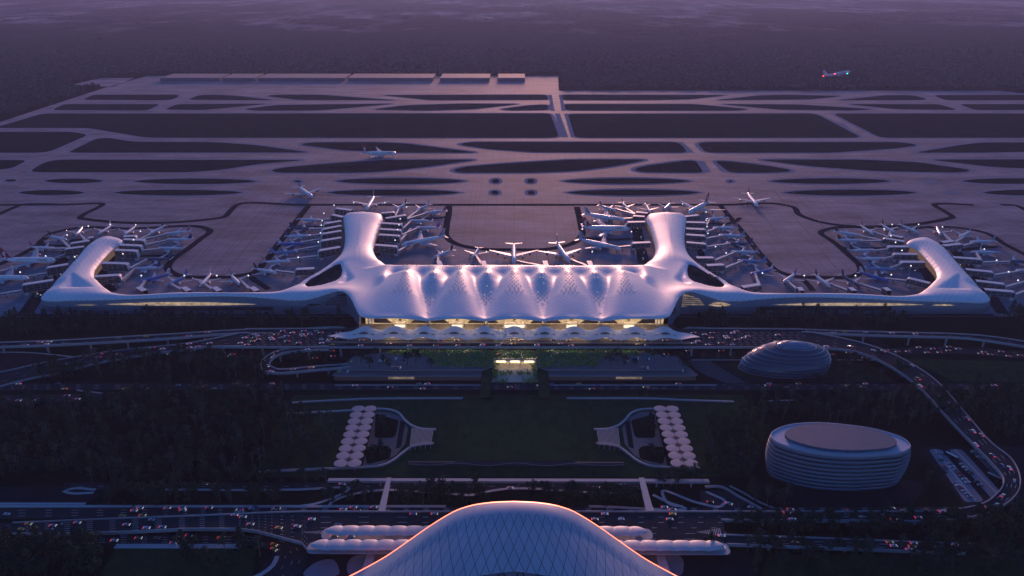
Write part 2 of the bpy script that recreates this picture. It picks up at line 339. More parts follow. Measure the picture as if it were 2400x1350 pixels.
# ---------------------------------------------------------------- terminal: one flowing white roof over hall, wings and four piers
Yf = 740.0
BAY = 31.4
def m_panels():
    m, nt, b = newmat('white_roof_panels'); tc = nt.nodes.new('ShaderNodeTexCoord')
    out = None
    for ang in (RAD(38), RAD(-38)):
        mp = nt.nodes.new('ShaderNodeMapping'); mp.inputs['Rotation'].default_value = (0, 0, ang); nt.links.new(tc.outputs['Object'], mp.inputs['Vector'])
        sp = nt.nodes.new('ShaderNodeSeparateXYZ'); nt.links.new(mp.outputs['Vector'], sp.inputs['Vector'])
        dv = nt.nodes.new('ShaderNodeMath'); dv.operation = 'MULTIPLY'; dv.inputs[1].default_value = 1/5.2; nt.links.new(sp.outputs['X'], dv.inputs[0])
        fr = nt.nodes.new('ShaderNodeMath'); fr.operation = 'FRACT'; nt.links.new(dv.outputs[0], fr.inputs[0])
        lt = nt.nodes.new('ShaderNodeMath'); lt.operation = 'LESS_THAN'; lt.inputs[1].default_value = .075; nt.links.new(fr.outputs[0], lt.inputs[0])
        if out is None: out = lt
        else:
            mxm = nt.nodes.new('ShaderNodeMath'); mxm.operation = 'MAXIMUM'; nt.links.new(out.outputs[0], mxm.inputs[0]); nt.links.new(lt.outputs[0], mxm.inputs[1]); out = mxm
    nz = nt.nodes.new('ShaderNodeTexNoise'); nz.inputs['Scale'].default_value = .09; nt.links.new(tc.outputs['Object'], nz.inputs['Vector'])
    rp = nt.nodes.new('ShaderNodeValToRGB'); rp.color_ramp.elements[0].color = (.72, .73, .77, 1); rp.color_ramp.elements[1].color = (.84, .84, .86, 1); nt.links.new(nz.outputs['Fac'], rp.inputs['Fac'])
    mx = nt.nodes.new('ShaderNodeMixRGB'); mx.inputs['Color2'].default_value = (.57, .58, .62, 1); nt.links.new(out.outputs[0], mx.inputs['Fac']); nt.links.new(rp.outputs['Color'], mx.inputs['Color1'])
    nt.links.new(mx.outputs['Color'], b.inputs['Base Color']); b.inputs['Roughness'].default_value = .5; b.inputs['Specular IOR Level'].default_value = .35
    return m
M_ROOF = m_panels()
M_FACADE = mat('blue_grey_facade_metal', (.20, .22, .27), .5, var=.08, scale=.06)
M_PGLASS = mat('pier_glass_wall', (.10, .11, .13), .12, spec=.8, emit=(1, .55, .28), estr=.05)
def m_glow(name, col, strength, sx=1.2, sz=2.2, dark=.12):
    m, nt, b = newmat(name); tc = nt.nodes.new('ShaderNodeTexCoord')
    mp = nt.nodes.new('ShaderNodeMapping'); mp.inputs['Rotation'].default_value = (PI/2, 0, 0); nt.links.new(tc.outputs['Object'], mp.inputs['Vector'])
    bk = nt.nodes.new('ShaderNodeTexBrick'); bk.offset = 0; bk.inputs['Brick Width'].default_value = sx; bk.inputs['Row Height'].default_value = sz; bk.inputs['Scale'].default_value = 1
    bk.inputs['Mortar Size'].default_value = .11; bk.inputs['Color1'].default_value = (1, 1, 1, 1); bk.inputs['Color2'].default_value = (.62, .62, .62, 1); bk.inputs['Mortar'].default_value = (dark, dark, dark, 1)
    nt.links.new(mp.outputs['Vector'], bk.inputs['Vector'])
    nz = nt.nodes.new('ShaderNodeTexNoise'); nz.inputs['Scale'].default_value = .22; nz.inputs['Detail'].default_value = 3; nt.links.new(tc.outputs['Object'], nz.inputs['Vector'])
    rp = nt.nodes.new('ShaderNodeMapRange'); rp.inputs['From Min'].default_value = .3; rp.inputs['From Max'].default_value = .7; rp.inputs['To Min'].default_value = .45; rp.inputs['To Max'].default_value = 1.15; nt.links.new(nz.outputs['Fac'], rp.inputs['Value'])
    mu = nt.nodes.new('ShaderNodeMixRGB'); mu.blend_type = 'MULTIPLY'; mu.inputs['Fac'].default_value = 1; nt.links.new(bk.outputs['Color'], mu.inputs['Color1']); nt.links.new(rp.outputs['Result'], mu.inputs['Color2'])
    m2 = nt.nodes.new('ShaderNodeMixRGB'); m2.blend_type = 'MULTIPLY'; m2.inputs['Fac'].default_value = 1; m2.inputs['Color2'].default_value = (*col, 1); nt.links.new(mu.outputs['Color'], m2.inputs['Color1'])
    nt.links.new(m2.outputs['Color'], b.inputs['Emission Color']); b.inputs['Emission Strength'].default_value = strength
    b.inputs['Base Color'].default_value = (.08, .08, .09, 1); b.inputs['Roughness'].default_value = .2
    return m
M_HALLGLASS = m_glow('lit_hall_glazing', (1.0, .66, .33), .36, 2.4, 3.0, .25)
M_SLIT = m_glow('lit_slit_window', (1.0, .72, .44), .26, 2.6, 1.6, .2)
M_SLITDIM = m_glow('dim_slit_window', (1.0, .75, .5), .11, 2.6, 1.6, .2)
M_SLITDARK = mat('dark_slit_window', (.05, .055, .07), .15, spec=.8)
M_SKYL = mat('skylight_glass', (.16, .14, .13), .25, spec=.6, emit=(1, .62, .32), estr=.04)
M_SKYLIT = mat('lit_skylight_glass', (.3, .3, .3), .3, emit=(1, .86, .62), estr=.15)
M_STEEL = mat('pale_steel', (.55, .56, .58), .4, metal=.3)
# outline, left half: (px, py, z used to place it, edge height, edge kind)
OUT = [(1207,620,26,22.5,'r'),(1000,620,26,22.5,'r'),(955,619,25,21,'r'),(915,615.5,22,17,'r'),(893,608.5,18,14,'g'),(881,598,15,12,'g'),(876,585,13,11,'g'),(880,560,12,11,'g'),(889,532,12,11,'g'),(897,510,12,11,'g'),
 (894,501,14,11,'g'),(882,494.5,17,11,'g'),(866,490,19,11,'g'),(850,488.8,19,11,'g'),(831,490.5,19,11,'g'),(814,497,15,11,'g'),(806,507,12,11,'g'),(806,522,11,11,'g'),(808,545,11,11,'g'),(808,568,11,11,'g'),(804,586,11,11,'g'),(795,601,12,11.5,'g'),
 (775,619,13,12,'g'),(745,638,15,13,'g'),(712,654,17,14,'g'),(684,666,19,14,'w'),(655,674.5,21,14,'w'),(600,677,22,14,'w'),(430,677,22,14,'w'),(275,677,22,14,'w'),(250,671,18,13,'g'),(230,658,14,12,'g'),(219.5,646,12,11,'g'),(222,635,11,11,'g'),
 (240,610,11,11,'g'),(266,582,12,11,'g'),(289,561,15,11,'g'),(285,554.5,17.5,11,'g'),(272,549.2,18,11,'g'),(258,547.6,17.5,11,'g'),(240,550.6,16.5,11,'g'),(224,561,14,11,'g'),(205,579,11,11,'g'),(180,607,11,11,'g'),(155,635,11,11,'g'),(130,662,11,11,'g'),
 (112,683,10,11,'e'),(101,697,9,11.5,'e'),(98,705,9,12,'e'),(107,709,10,12.5,'f'),(126,706.5,13,13.5,'f')]
LIP = [(160,704),(250,702),(350,698),(450,694.3),(520,693),(580,694.5),(640,699.3),(682,703),(715,702),(745,695),(770,687),(786,682.3)]
HALLE = [(800,681.5,27.8),(815,690,27.5),(825,704,27.5),(832,719,27.5),(838,731,27.5),(846,740.5,27.6),(862,744.3,28),(900,744.2,28.8),(932,744.5,29),(965,746.8,27.4),(997,750.5,25.5),(1033,748,27.3),(1069,745,29),(1104,748,27.3),(1138,751,25.5),(1172,748,27.3),(1207,745,29)]
half = []
for (x, y, zp, zs, t) in OUT: p = P(x, y, zp); half.append([p.x, p.y, zs, t])
for (x, y) in LIP: p = PY(x, y, Yf); half.append([p.x, p.y, p.z, 'f'])
for i, (x, y, z) in enumerate(HALLE): p = P(x, y, z); half.append([p.x, p.y, z, 's' if i < 5 else 'h'])
half[0][0] = 0; half[-1][0] = 0
KIND = {'r': 0, 'g': 1, 'w': 2, 'e': 3, 'f': 4, 's': 5, 'h': 6, 'o': 7}
cm = catmull([(a[0], a[1], a[2], i) for i, a in enumerate(half)], 3.0)
outl = [(c[0], c[1], c[2], KIND[half[min(max(int(c[3]+.5), 0), len(half)-1)][3]]) for c in cm]
outl[0] = (0, *outl[0][1:]); outl[-1] = (0, *outl[-1][1:])
full = outl+[(-a, b, c, d) for (a, b, c, d) in outl[-2:0:-1]]
HOLE = [(716,669),(724,657),(745,645),(770,630),(788,620.5),(797,618.5),(800,624),(801,640),(797,650),(785,658.5),(765,665),(745,670),(725,672.3)]
hole = [(c[0], c[1], c[2], 7) for c in catmull([tuple(P(x, y, 17)) for x, y in HOLE], 2.5, True)]
holer = [(-a, b, c, d) for (a, b, c, d) in hole[::-1]]
BP = np.array([q[:3] for q in full+hole+holer]); BK = np.array([q[3] for q in full+hole+holer])
_bp = []; _bk = []
for _L in (full, hole, holer):
    for i in range(len(_L)):
        a, b = _L[i], _L[(i+1) % len(_L)]
        for t in (0, .34, .67): _bp.append((a[0]*(1-t)+b[0]*t, a[1]*(1-t)+b[1]*t)); _bk.append(a[3])
BPD, BKD = np.array(_bp), np.array(_bk)
Hk = np.array([3.0, 8.0, 6.5, 6.0, 5.0, 1.6, 1.4, 2.2]); Rk = np.array([9.0, 27.0, 15.0, 22.0, 17.0, 16.0, 12.0, 9.0])
def inpoly(pts, xy):
    x, y = xy[:, 0], xy[:, 1]; ins = np.zeros(len(x), bool); n = len(pts)
    for i in range(n):
        x1, y1 = pts[i][0], pts[i][1]; x2, y2 = pts[i-1][0], pts[i-1][1]
        if y1 == y2: continue
        c = (y1 > y) != (y2 > y); ins ^= c & (x < (x2-x1)*(y-y1)/(y2-y1)+x1)
    return ins
def seg_dist(pts, xy):
    best = np.full(len(xy), 1e9)
    for i in range(len(pts)):
        a = np.array(pts[i-1][:2]); b = np.array(pts[i][:2]); ab = b-a
        t = np.clip(((xy-a)@ab)/max(ab@ab, 1e-9), 0, 1); d = np.hypot(*(xy-(a+t[:, None]*ab)).T); best = np.minimum(best, d)
    return best
def ss(a, b, x): t = np.clip((x-a)/(b-a), 0, 1); return t*t*(3-2*t)
def sm_interp(x, xs, ys):
    x = np.clip(x, xs[0], xs[-1]); i = np.clip(np.searchsorted(xs, x)-1, 0, len(xs)-2); xs = np.array(xs, float); ys = np.array(ys, float)
    m = np.gradient(ys, xs); h = xs[i+1]-xs[i]; t = (x-xs[i])/h; t2 = t*t; t3 = t2*t
    return (2*t3-3*t2+1)*ys[i]+(t3-2*t2+t)*h*m[i]+(-2*t3+3*t2)*ys[i+1]+(t3-t2)*h*m[i+1]
DIPS = []
for poly, sl, mx_ in (([(138,674),(140,668),(158,648),(163,640),(168,637),(180,643),(205,658),(226,674.5),(180,676)], .38, 7.0), ([(806,618),(822,640),(832,652),(829,661),(815,665),(797,667),(790,661),(803,648)], .34, 5.0)):
    for sg in (1, -1):
        pts = [tuple(P(x, y, 19))[:2] for x, y in poly]; DIPS.append(([(sg*a, b) for a, b in pts], sl, mx_))
def roof_z(xy):
    xy = np.asarray(xy, float); out = np.empty(len(xy))
    for c0 in range(0, len(xy), 1500):
        q = xy[c0:c0+1500]; dd_ = np.hypot(q[:, None, 0]-BPD[None, :, 0], q[:, None, 1]-BPD[None, :, 1]); d = np.hypot(q[:, None, 0]-BP[None, :, 0], q[:, None, 1]-BP[None, :, 1])+1e-3
        w = 1/d**2.6; zb = (w*BP[None, :, 2]).sum(1)/w.sum(1)
        w2 = 1/d**3; Hh = (w2*Hk[BK][None]).sum(1)/w2.sum(1); pr = np.ones(len(q))
        for k in range(8):
            dk = np.maximum(dd_[:, BKD == k].min(1)-.25, 0); t = np.clip(dk/Rk[k], 0, 1); pr *= np.sqrt(np.clip(1-(1-t)**2, 0, 1))
        z = zb+Hh*pr
        # the hall: ridges that run to the eave and leaf-shaped valleys between them
        v = 779-q[:, 1]; a = BAY-1.4*v/109; k = q[:, 0]/a
        vs = [-50, -41, -30, -18, -8, 0, 14, 28, 45, 75, 109]
        base = sm_interp(v, vs, [22.5, 26.4, 27.2, 27.0, 28.2, 30.4, 31.2, 30.2, 28.6, 27.0, 27.0])
        a1 = sm_interp(v, vs, [0, .2, 1.3, 2.7, 3.8, 4.3, 2.4, .9, 0, 0, 0]); a2 = sm_interp(v, vs, [0, 0, 0, 0, 0, 0, .1, .4, .9, 1.4, 1.75])
        V = base+a1*np.cos(2*PI*k)+a2*np.cos(PI*k)
        ke = 2*np.round(np.clip(k, -4, 4)/2); qq = np.abs(k-ke)
        outer = (np.abs(k) > 4)
        wd = sm_interp(v, vs, [.3, .3, .3, .29, .30, .32, .42, .52, .64, .85, 1.0])
        wd = np.where(outer, wd*1.9+.15, wd)
        zr = sm_interp(v, vs, [22.5, 25, 27, 30, 33.8, 36.0, 36.6, 36.6, 35.8, 33.0, 29.0])
        lo = np.where(outer, 27.8, base+a2*np.cos(PI*wd))
        pw = np.where(outer, 1.5, np.interp(v, [0, 28, 60, 109], [1.5, 2.1, 2.7, 2.2])); Rg = zr-(zr-lo)*(qq/wd)**pw
        Vv = np.where(np.abs(k) > 4.5, base-(base-28.0)*ss(4.5, 5.2, np.abs(k))+a1*np.cos(2*PI*k)*ss(5.6, 4.6, np.abs(k)), V)
        F = np.where(v > -6, np.maximum(Rg, Vv), Vv)
        m = ss(6.0, 4.6, np.abs(k))*ss(-50, -40, v)*ss(-1, 9, d[:, (BK == 6) | (BK == 5)].min(1))
        m = np.where(v > 112, 0, m)
        z = z*(1-m)+F*m
        out[c0:c0+1500] = z
    for pts, sl, mx_ in DIPS:
        ins = inpoly(pts, xy)
        if ins.any(): dd = seg_dist(pts, xy[ins]); out[ins] -= np.minimum(dd*sl, mx_)*1.0
    return out
# ---- triangulated roof sheet
xs = np.array([p[0] for p in full]); ys = np.array([p[1] for p in full])
gx, gy = np.meshgrid(np.arange(xs.min(), xs.max(), 2.6), np.arange(ys.min(), ys.max(), 2.6)); gx[1::2] += 1.3
pts = np.stack([gx.ravel(), gy.ravel()], 1)
pts = pts[inpoly(full, pts)]; pts = pts[~inpoly(hole, pts)]; pts = pts[~inpoly(holer, pts)]
db = np.concatenate([np.hypot(pts[c:c+4000, None, 0]-BP[None, :, 0], pts[c:c+4000, None, 1]-BP[None, :, 1]).min(1) for c in range(0, len(pts), 4000)])
pts = pts[db > 1.5]
nb = len(BP); allp = [Vector((p[0], p[1])) for p in BP]+[Vector(p) for p in pts]
edges = []; o0 = 0
for L in (len(full), len(hole), len(holer)): edges += [(o0+i, o0+(i+1) % L) for i in range(L)]; o0 += L
cv, ce, cf, ov, oe, of = geometry.delaunay_2d_cdt(allp, edges, [], 0, 1e-4)
cv = np.array([tuple(v) for v in cv]); cen = np.array([cv[list(f)].mean(0) for f in cf])
keep = inpoly(full, cen) & ~inpoly(hole, cen) & ~inpoly(holer, cen)
zz = roof_z(cv)
for j, orig in enumerate(ov):
    bi = [q for q in orig if q < nb]
    if bi: zz[j] = BP[bi[0], 2]
term = empty('airport_terminal', (0, Yf, 0)); T0 = Vector((0, Yf, 0))
def tl(p): return (p[0], p[1]-Yf, p[2])
mb = MB(); mb.add([(c[0], c[1]-Yf, z) for c, z in zip(cv, zz)], [f if True else f for f, k in zip(cf, keep) if k])
def band(mb, loop, f0, f1, closed=True, mi=0):
    n = len(loop); a = [f0(q) for q in loop]; b = [f1(q) for q in loop]; vs = [tl(p) for p in a+b]
    mb.add(vs, [(i, (i+1) % n, n+(i+1) % n, n+i) for i in range(n if closed else n-1)], mi)
band(mb, full, lambda q: q[:3], lambda q: (q[0], q[1], q[2]-1.0)); 
roof = mb.build('roof', M_ROOF, term, True)
# walls below the roof edge
def inset(loop, d):
    o = offset([q[:2] for q in loop], -d)
    return o
sgn = 1 if area(full) > 0 else -1
def nrm(i, loop):
    n = len(loop); a = loop[i-1]; b = loop[(i+1) % n]; e = Vector((b[0]-a[0], b[1]-a[1])).normalized(); return Vector((-e.y, e.x))*sgn
runs = {}
wl = MB(); fcd = MB()
N = len(full)
for i in range(N):
    j = (i+1) % N; q, r = full[i], full[j]
    n1, n2 = nrm(i, full), nrm(j, full)
    if q[3] in (0, 1, 2) or r[3] in (0, 1, 2):
        ins = 2.2
        a, b = (q[0]+n1.x*ins, q[1]+n1.y*ins), (r[0]+n2.x*ins, r[1]+n2.y*ins)
        wl.add([tl((*a, 0)), tl((*b, 0)), tl((*b, r[2]+1)), tl((*a, q[2]+1))], [(0, 1, 2, 3)])
    elif q[3] in (3, 4, 5):
        prof = [(0, .35), (.22, -1.2), (.55, -1.7), (.85, -.5), (1, .35)]  # (height share, inset): leans out below the lip
        for (h1, i1), (h2, i2) in zip(prof[:-1], prof[1:]):
            vs = []
            for (pt, nn, hh, ii) in ((q, n1, h1, i1), (r, n2, h1, i1), (r, n2, h2, i2), (q, n1, h2, i2)):
                if pt[3] == 5: ii = 2+5*(1-hh)*0
                top = pt[2]-.6; vs.append(tl((pt[0]+nn.x*ii, pt[1]+nn.y*ii, top*hh)))
            fcd.add(vs, [(0, 1, 2, 3)])
wl.build('glass_wall', M_PGLASS, term); fcd.build('facade', M_FACADE, term, True)
M_CYF = mat('courtyard_planting', (.02, .024, .02), .9, col2=(.06, .06, .065), scale=.16)
# courtyard gardens inside the two openings: dark inner walls
for hl, sg in ((hole, 1), (holer, -1)):
    mb = MB(); band(mb, hl, lambda q: (q[0], q[1], q[2]+.0), lambda q: (q[0], q[1], 8.0)); mb.build('courtyard_wall', M_SLITDARK, term, True)
    mb = MB(); mb.poly([tl((q[0], q[1], 8.6)) for q in offset([q[:2] for q in hl], .5)][:0] or [tl((q[0], q[1], 8.6)) for q in hl]); mb.build('courtyard_floor', M_CYF, term)
# slit windows on the wing fronts
def lens_win(x0, x1, ytop, ybot, m, bulge=1.95, arc=.75):
    n = 26; f = []; bk_ = []; mb = MB()
    for k in range(n+1):
        t = k/n; e = math.sin(PI*t)**arc; x = x0+(x1-x0)*t; ym = (ytop*.35+ybot*.65)
        f.append((x, ym-(ym-ytop)*e)); bk_.append((x, ym+(ybot-ym)*e))
    top = [PY(x, y, Yf-bulge) for x, y in f]; bot = [PY(x, y, Yf-bulge) for x, y in bk_]
    mb.loft([[tl(p) for p in top], [tl(p) for p in bot]], False); 
    fr = MB()
    for row in (top, bot):
        for a, b in zip(row[:-1], row[1:]): fr.beam(tl(a+Vector((0, -.1, 0))), tl(b+Vector((0, -.1, 0))), .35, .35)
    w = mb.build('window', m, term); fr.build('window_frame', M_STEEL, w); return w
WL = []
for (x0, x1, yt, yb, m) in ((242,607,707.5,716.5,M_SLIT), (176,229,712.5,716.5,M_SLITDIM), (712,762,711,718,M_SLITDARK), (1807,2172,709,717,M_SLIT), (2183,2240,712.5,717,M_SLIT), (1660,1713,707.5,718.5,M_SLIT)):
    WL.append(lens_win(x0, x1, yt, yb, m))
# low strip of darker glazing under the long slit windows
for x0, x1 in ((330, 640), (1780, 2090)):
    mb = MB(); a = PY(x0, 719, Yf-1.9); b = PY(x1, 719, Yf-1.9); c = PY(x1, 727, Yf-1.9); d = PY(x0, 727, Yf-1.9)
    mb.add([tl(p) for p in (a, b, c, d)], [(3, 2, 1, 0)]); mb.build('window', M_SLITDARK, term)
# arched glazing at both hall flanks, with louvre bands
for sg, m in ((-1, M_SLITDARK), (1, M_SLITDIM)):
    arch = [(1652,716),(1640,701),(1622,694),(1604,689),(1592,689),(1585,697),(1581,710),(1580,725),(1600,719),(1630,715)]
    w = [PY(x, y, Yf-1.9) for x, y in arch]; mb = MB(); pl = [tl((sg*abs(p.x), p.y, p.z)) for p in w]; mb.poly(pl); wn = mb.build('window', m, term)
    fr = MB()
    for k in range(6):
        z = 9+k*2.6; x1 = abs(PY(1584+(k-2)**2*.6, 700, 738).x); x2 = x1+52-abs(k-2)*9; fr.beam(tl((sg*x1, 737.6, z)), tl((sg*x2, 737.6, z-1.5)), .5, .8)
    fr.build('louvre', M_FACADE, wn)
# ---- skylights along ridges and valleys
SK = []
for kk in range(-4, 5):
    even = kk % 2 == 0
    for j, (v, n) in enumerate(((-38,4),(-34.5,3),(-31,4),(-27.5,3),(-24,2),(-20,2))): SK += [(kk, v, (i-(n-1)/2)*(5.6 if n > 2 else 3.4), .30) for i in range(n)]
    rows = ((-4,2),(0,3),(4,2),(8,3),(12,2),(17,3),(22,2),(27,3),(32,2),(37,3),(42,4),(47,3),(52,5),(57,4)) if even else ((-3,2),(2,3),(7,1),(13,2),(19,1),(25,2),(31,3),(37,2),(43,3),(49,2),(55,3),(60,4),(65,3),(70,1))
    for j, (v, n) in enumerate(rows):
        sp = 3.4+max(0, v)*.028
        SK += [(kk, v, (i-(n-1)/2)*sp, .55 if (-6 < v < 12) else (.10 if even else .22)) for i in range(n)]
sk_pts = []
for kk, v, dx, pl in SK:
    pl *= .6
    a = BAY-1.4*v/109; sk_pts.append((kk*a+dx, 779-v, pl))
for sg in (-1, 1):
    for i in range(23):
        y = 1058-i*9.2; t = i/22; x = sg*(233-24*t-10*t*t) if sg else 0
        for dx in ((-5.5, 0, 5.5) if i in (1, 2, 4, 5) else (0,) if i < 17 else (-7, 0, 7)): sk_pts.append((x+dx-(0 if i < 17 else sg*3), y, .06))
    for i in range(15):
        t = i/14; p = P(248-85*t, 560+72*t, 19); sk_pts.append((sg*abs(p.x), p.y, .1))
        if i < 4 or i > 11: sk_pts.append((sg*abs(p.x)+6, p.y, .1)); sk_pts.append((sg*abs(p.x)-6, p.y-2, .1))
sk_pts = np.array(sk_pts); zc = roof_z(sk_pts[:, :2]); zx = roof_z(sk_pts[:, :2]+[.8, 0]); zy = roof_z(sk_pts[:, :2]+[0, .8])
order = np.argsort(sk_pts[:, 1]); rest = MB(); nsk = 0
rng = random.Random(3)
for i in order:
    x, y, pl = sk_pts[i]; n = Vector((-(zx[i]-zc[i])/.8, -(zy[i]-zc[i])/.8, 1)).normalized(); c = Vector((x, y, zc[i]))+n*.12
    e1 = Vector((1, 0, -n.x/n.z)).normalized(); e2 = n.cross(e1); q_ = .9 if (abs(x) < 140 and y < 830) else .62; vs = [c+e1*1.15*q_, c+e2*.95*q_, c-e1*1.15*q_, c-e2*.95*q_]; vs = [tl(p) for p in vs]+[tl(p+n*.14) for p in vs]
    fs = [(4, 5, 6, 7), (0, 1, 5, 4), (1, 2, 6, 5), (2, 3, 7, 6), (3, 0, 4, 7)]; lit = rng.random() < pl
    if nsk < 100: mb = MB(); mb.add(vs, fs); mb.build('skylight', M_SKYLIT if lit else M_SKYL, term); nsk += 1
    else: rest.add(vs, fs, int(lit))
ro = rest.build('skylight', [M_SKYL, M_SKYLIT], term); struct(ro, 'stuff')
# ---- hall front: glazing, columns, entrance pods, lit ceiling
DECK = 12.0
mb = MB(); fx = 158; fy = 689
for i in range(40):
    x0 = -fx+i*2*fx/40; x1 = x0+2*fx/40; z0, z1 = roof_z([(x0, fy), (x1, fy)])-.5
    mb.add([tl((x0, fy, DECK)), tl((x1, fy, DECK)), tl((x1, fy, z1)), tl((x0, fy, z0))], [(0, 1, 2, 3)])
for sg in (-1, 1): mb.add([tl((sg*fx, fy, DECK)), tl((sg*fx, fy+45, DECK)), tl((sg*fx, fy+45, 26)), tl((sg*fx, fy, 26))], [(0, 1, 2, 3)])
mb.build('hall_glazing', M_HALLGLASS, term)
M_LIT = mat('warm_ceiling_lamp', (.8, .75, .65), .5, emit=(1, .66, .36), estr=9.0)
for k in range(-2, 3):
    mb = MB(); mb.box(tl((k*60, 674.5, 27.7)), (30, 1.2, .3)); mb.build('ceiling_lamp', M_LIT, term)
for k in range(-3, 4):
    x = {-3: -150, 3: 150}.get(k, (abs(k)*2-1)*30*(1 if k > 0 else -1))
    if k == 0: continue
    for dx in (-1.6, 1.6): mb = MB(); mb.tube([tl((x+dx, 675, DECK)), tl((x+dx, 674.5, 25.5))], [.62, .5], 10); mb.build('column', M_STEEL, term, True)
M_POD = mat('entrance_pod_panel', (.62, .60, .56), .5); M_PODLIT = mat('entrance_pod_light', (.8, .8, .7), .5, emit=(1, .88, .60), estr=.4)
M_BAND = mat('dark_glass_band', (.045, .045, .055), .2, spec=.8)
for k in range(-2, 3):
    x = k*60; w = 26 if k == 0 else 13
    mb = MB(); mb.box(tl((x, 682, DECK+3)), (w, 6, 6), taper=.86); pd = mb.build('entrance_pod', M_POD, term)
    mb = MB(); mb.box(tl((x, 678.85, DECK+2.4)), (w*.8, .3, 2.6)); mb.build('pod_light', M_PODLIT, pd)
    for s in (-1, 1):
        mb = MB(); xa, xb = x+s*(w/2+3), x+s*29
        mb.add([tl((xa+s*6, 688.6, DECK+6.5)), tl((xb, 688.6, DECK+6.5)), tl((xb, 688.6, DECK+1.2)), tl((xa, 688.6, DECK+1.2))], [(0, 1, 2, 3)]); mb.build('dark_glass_panel', M_BAND, term)
tag(term, 'vast white terminal building with rippling roof, long wings and four curved piers', 'airport terminal')
# ---------------------------------------------------------------- roads, decks and ramps
M_DECK = mat('deck_asphalt', (.040, .040, .047), .85, var=.18, scale=.12, spec=.15)
M_CONC = mat('pale_concrete', (.33, .34, .37), .7, var=.14, scale=.4)
M_KERB = mat('pale_kerb_paving', (.36, .37, .40), .7, var=.15, scale=.5)
M_PAVE = m_concrete('warm_forecourt_paving', (.30, .28, .26), (.42, .39, .36), 1.2, .7, .3)
MARK = MB(); PATHS = {}
def strip(name, rows, par=True, lin=False, piers=0, lanes=4, thick=1.5, key=None, m=None, dash=True, kerb=False, kind='elevated'):
    """rows: (x of one edge, y, x of the other edge, y, z) in photo pixels"""
    A = catmull([tuple(P(r[0], r[1], r[4])) for r in rows], 5); n = len(A)
    def resample(pts, n):
        pts = [np.array(p) for p in pts]; L = [0]
        for a, b in zip(pts[:-1], pts[1:]): L.append(L[-1]+np.linalg.norm(b-a))
        return [pts[min(max(np.searchsorted(L, t*L[-1])-1, 0), len(pts)-2)]*1.0 if False else np.array([np.interp(t*L[-1], L, [p[k] for p in pts]) for k in range(3)]) for t in np.linspace(0, 1, n)]
    # pair the two edges row by row so that they keep in step
    Ls, Rs = [], []
    for i in range(len(rows)-1):
        pass
    u = np.linspace(0, len(rows)-1, max(24, n//2)) if not lin else np.unique(np.concatenate([np.linspace(0, len(rows)-1, 8*(len(rows)-1)+1)])); EA = np.array([tuple(P(r[0], r[1], r[4])) for r in rows]); EB = np.array([tuple(P(r[2], r[3], r[4])) for r in rows])
    xs_ = list(range(len(rows)))
    f = (lambda E: np.stack([sm_interp(u, xs_, list(E[:, k])) for k in range(3)], 1)) if len(rows) > 2 and not lin else (lambda E: np.stack([np.interp(u, xs_, E[:, k]) for k in range(3)], 1))
    Ls, Rs = f(EA), f(EB)
    mb = MB(); n = len(u); vs = [tuple(p) for p in Ls]+[tuple(p) for p in Rs]; z0 = lambda p: max(.02, p[2]-thick)
    mb.add(vs, [(i, i+1, n+i+1, n+i) for i in range(n-1)])
    if kind == 'elevated':
        for E, s in ((Ls, 0), (Rs, 1)):
            mb.add([tuple(p) for p in E]+[(p[0], p[1], z0(p)) for p in E], [(i, i+1, n+i+1, n+i) for i in range(n-1)], 1)
        mb.add([(p[0], p[1], z0(p)) for p in Ls]+[(p[0], p[1], z0(p)) for p in Rs], [(n+i, n+i+1, i+1, i) for i in range(n-1)], 1)
    o = struct(mb.build(name, [m or M_DECK, M_CONC]))
    if par:
        for E, sg in ((Ls, 1), (Rs, -1)):
            pb = MB(); rings = []
            for i in range(n):
                c = (Ls[i]+Rs[i])/2; d = (c-E[i]); d[2] = 0; d /= max(np.linalg.norm(d), 1e-6); p = E[i]
                h = 1.15 if not kerb else .18; w = .55 if not kerb else 1.6; o0 = p-d*.08; o1 = p+d*w
                rings.append([(o0[0], o0[1], p[2]-(thick*.75 if kind == 'elevated' else .1)), (o0[0], o0[1], p[2]+h), (o1[0], o1[1], p[2]+h), (o1[0], o1[1], p[2]+.01)])
            pb.loft(rings, False); k = pb.build('parapet' if not kerb else 'kerb', M_CONC if not kerb else M_KERB, o)
    if piers and kind == 'elevated':
        C = (Ls+Rs)/2; acc = piers/2
        for i in range(1, n):
            acc += np.linalg.norm(C[i]-C[i-1])
            if acc > piers and C[i][2] > 3.5:
                acc = 0; pb = MB(); pb.tube([(C[i][0], C[i][1], 0), (C[i][0], C[i][1], C[i][2]-thick)], [.9, 1.1], 8)
                pb.build('pier', M_CONC, o)
    if dash:
        for l in range(1, lanes):
            t = l/lanes; acc = 0; on = True
            C = Ls*(1-t)+Rs*t
            for i in range(1, n):
                seg = np.linalg.norm(C[i]-C[i-1]); k = max(1, int(seg/4.5))
                for j in range(k):
                    acc += 1
                    if acc % 3: continue
                    a = C[i-1]+(C[i]-C[i-1])*j/k; b = C[i-1]+(C[i]-C[i-1])*(j+.8)/k
                    d = (b-a)/max(np.linalg.norm(b-a), 1e-6); sx = np.array([-d[1], d[0], 0])*.11
                    zz_ = np.array([0, 0, .02]); MARK.add([tuple(q+zz_) for q in (a-sx, b-sx, b+sx, a+sx)], [(0, 1, 2, 3)])
    PATHS[key or name] = (Ls, Rs, lanes)
    return o
ZD = 12.0; M_CPATH = mat('grey_path_paving', (.085, .085, .095), .85, var=.15, scale=.3, spec=.1)
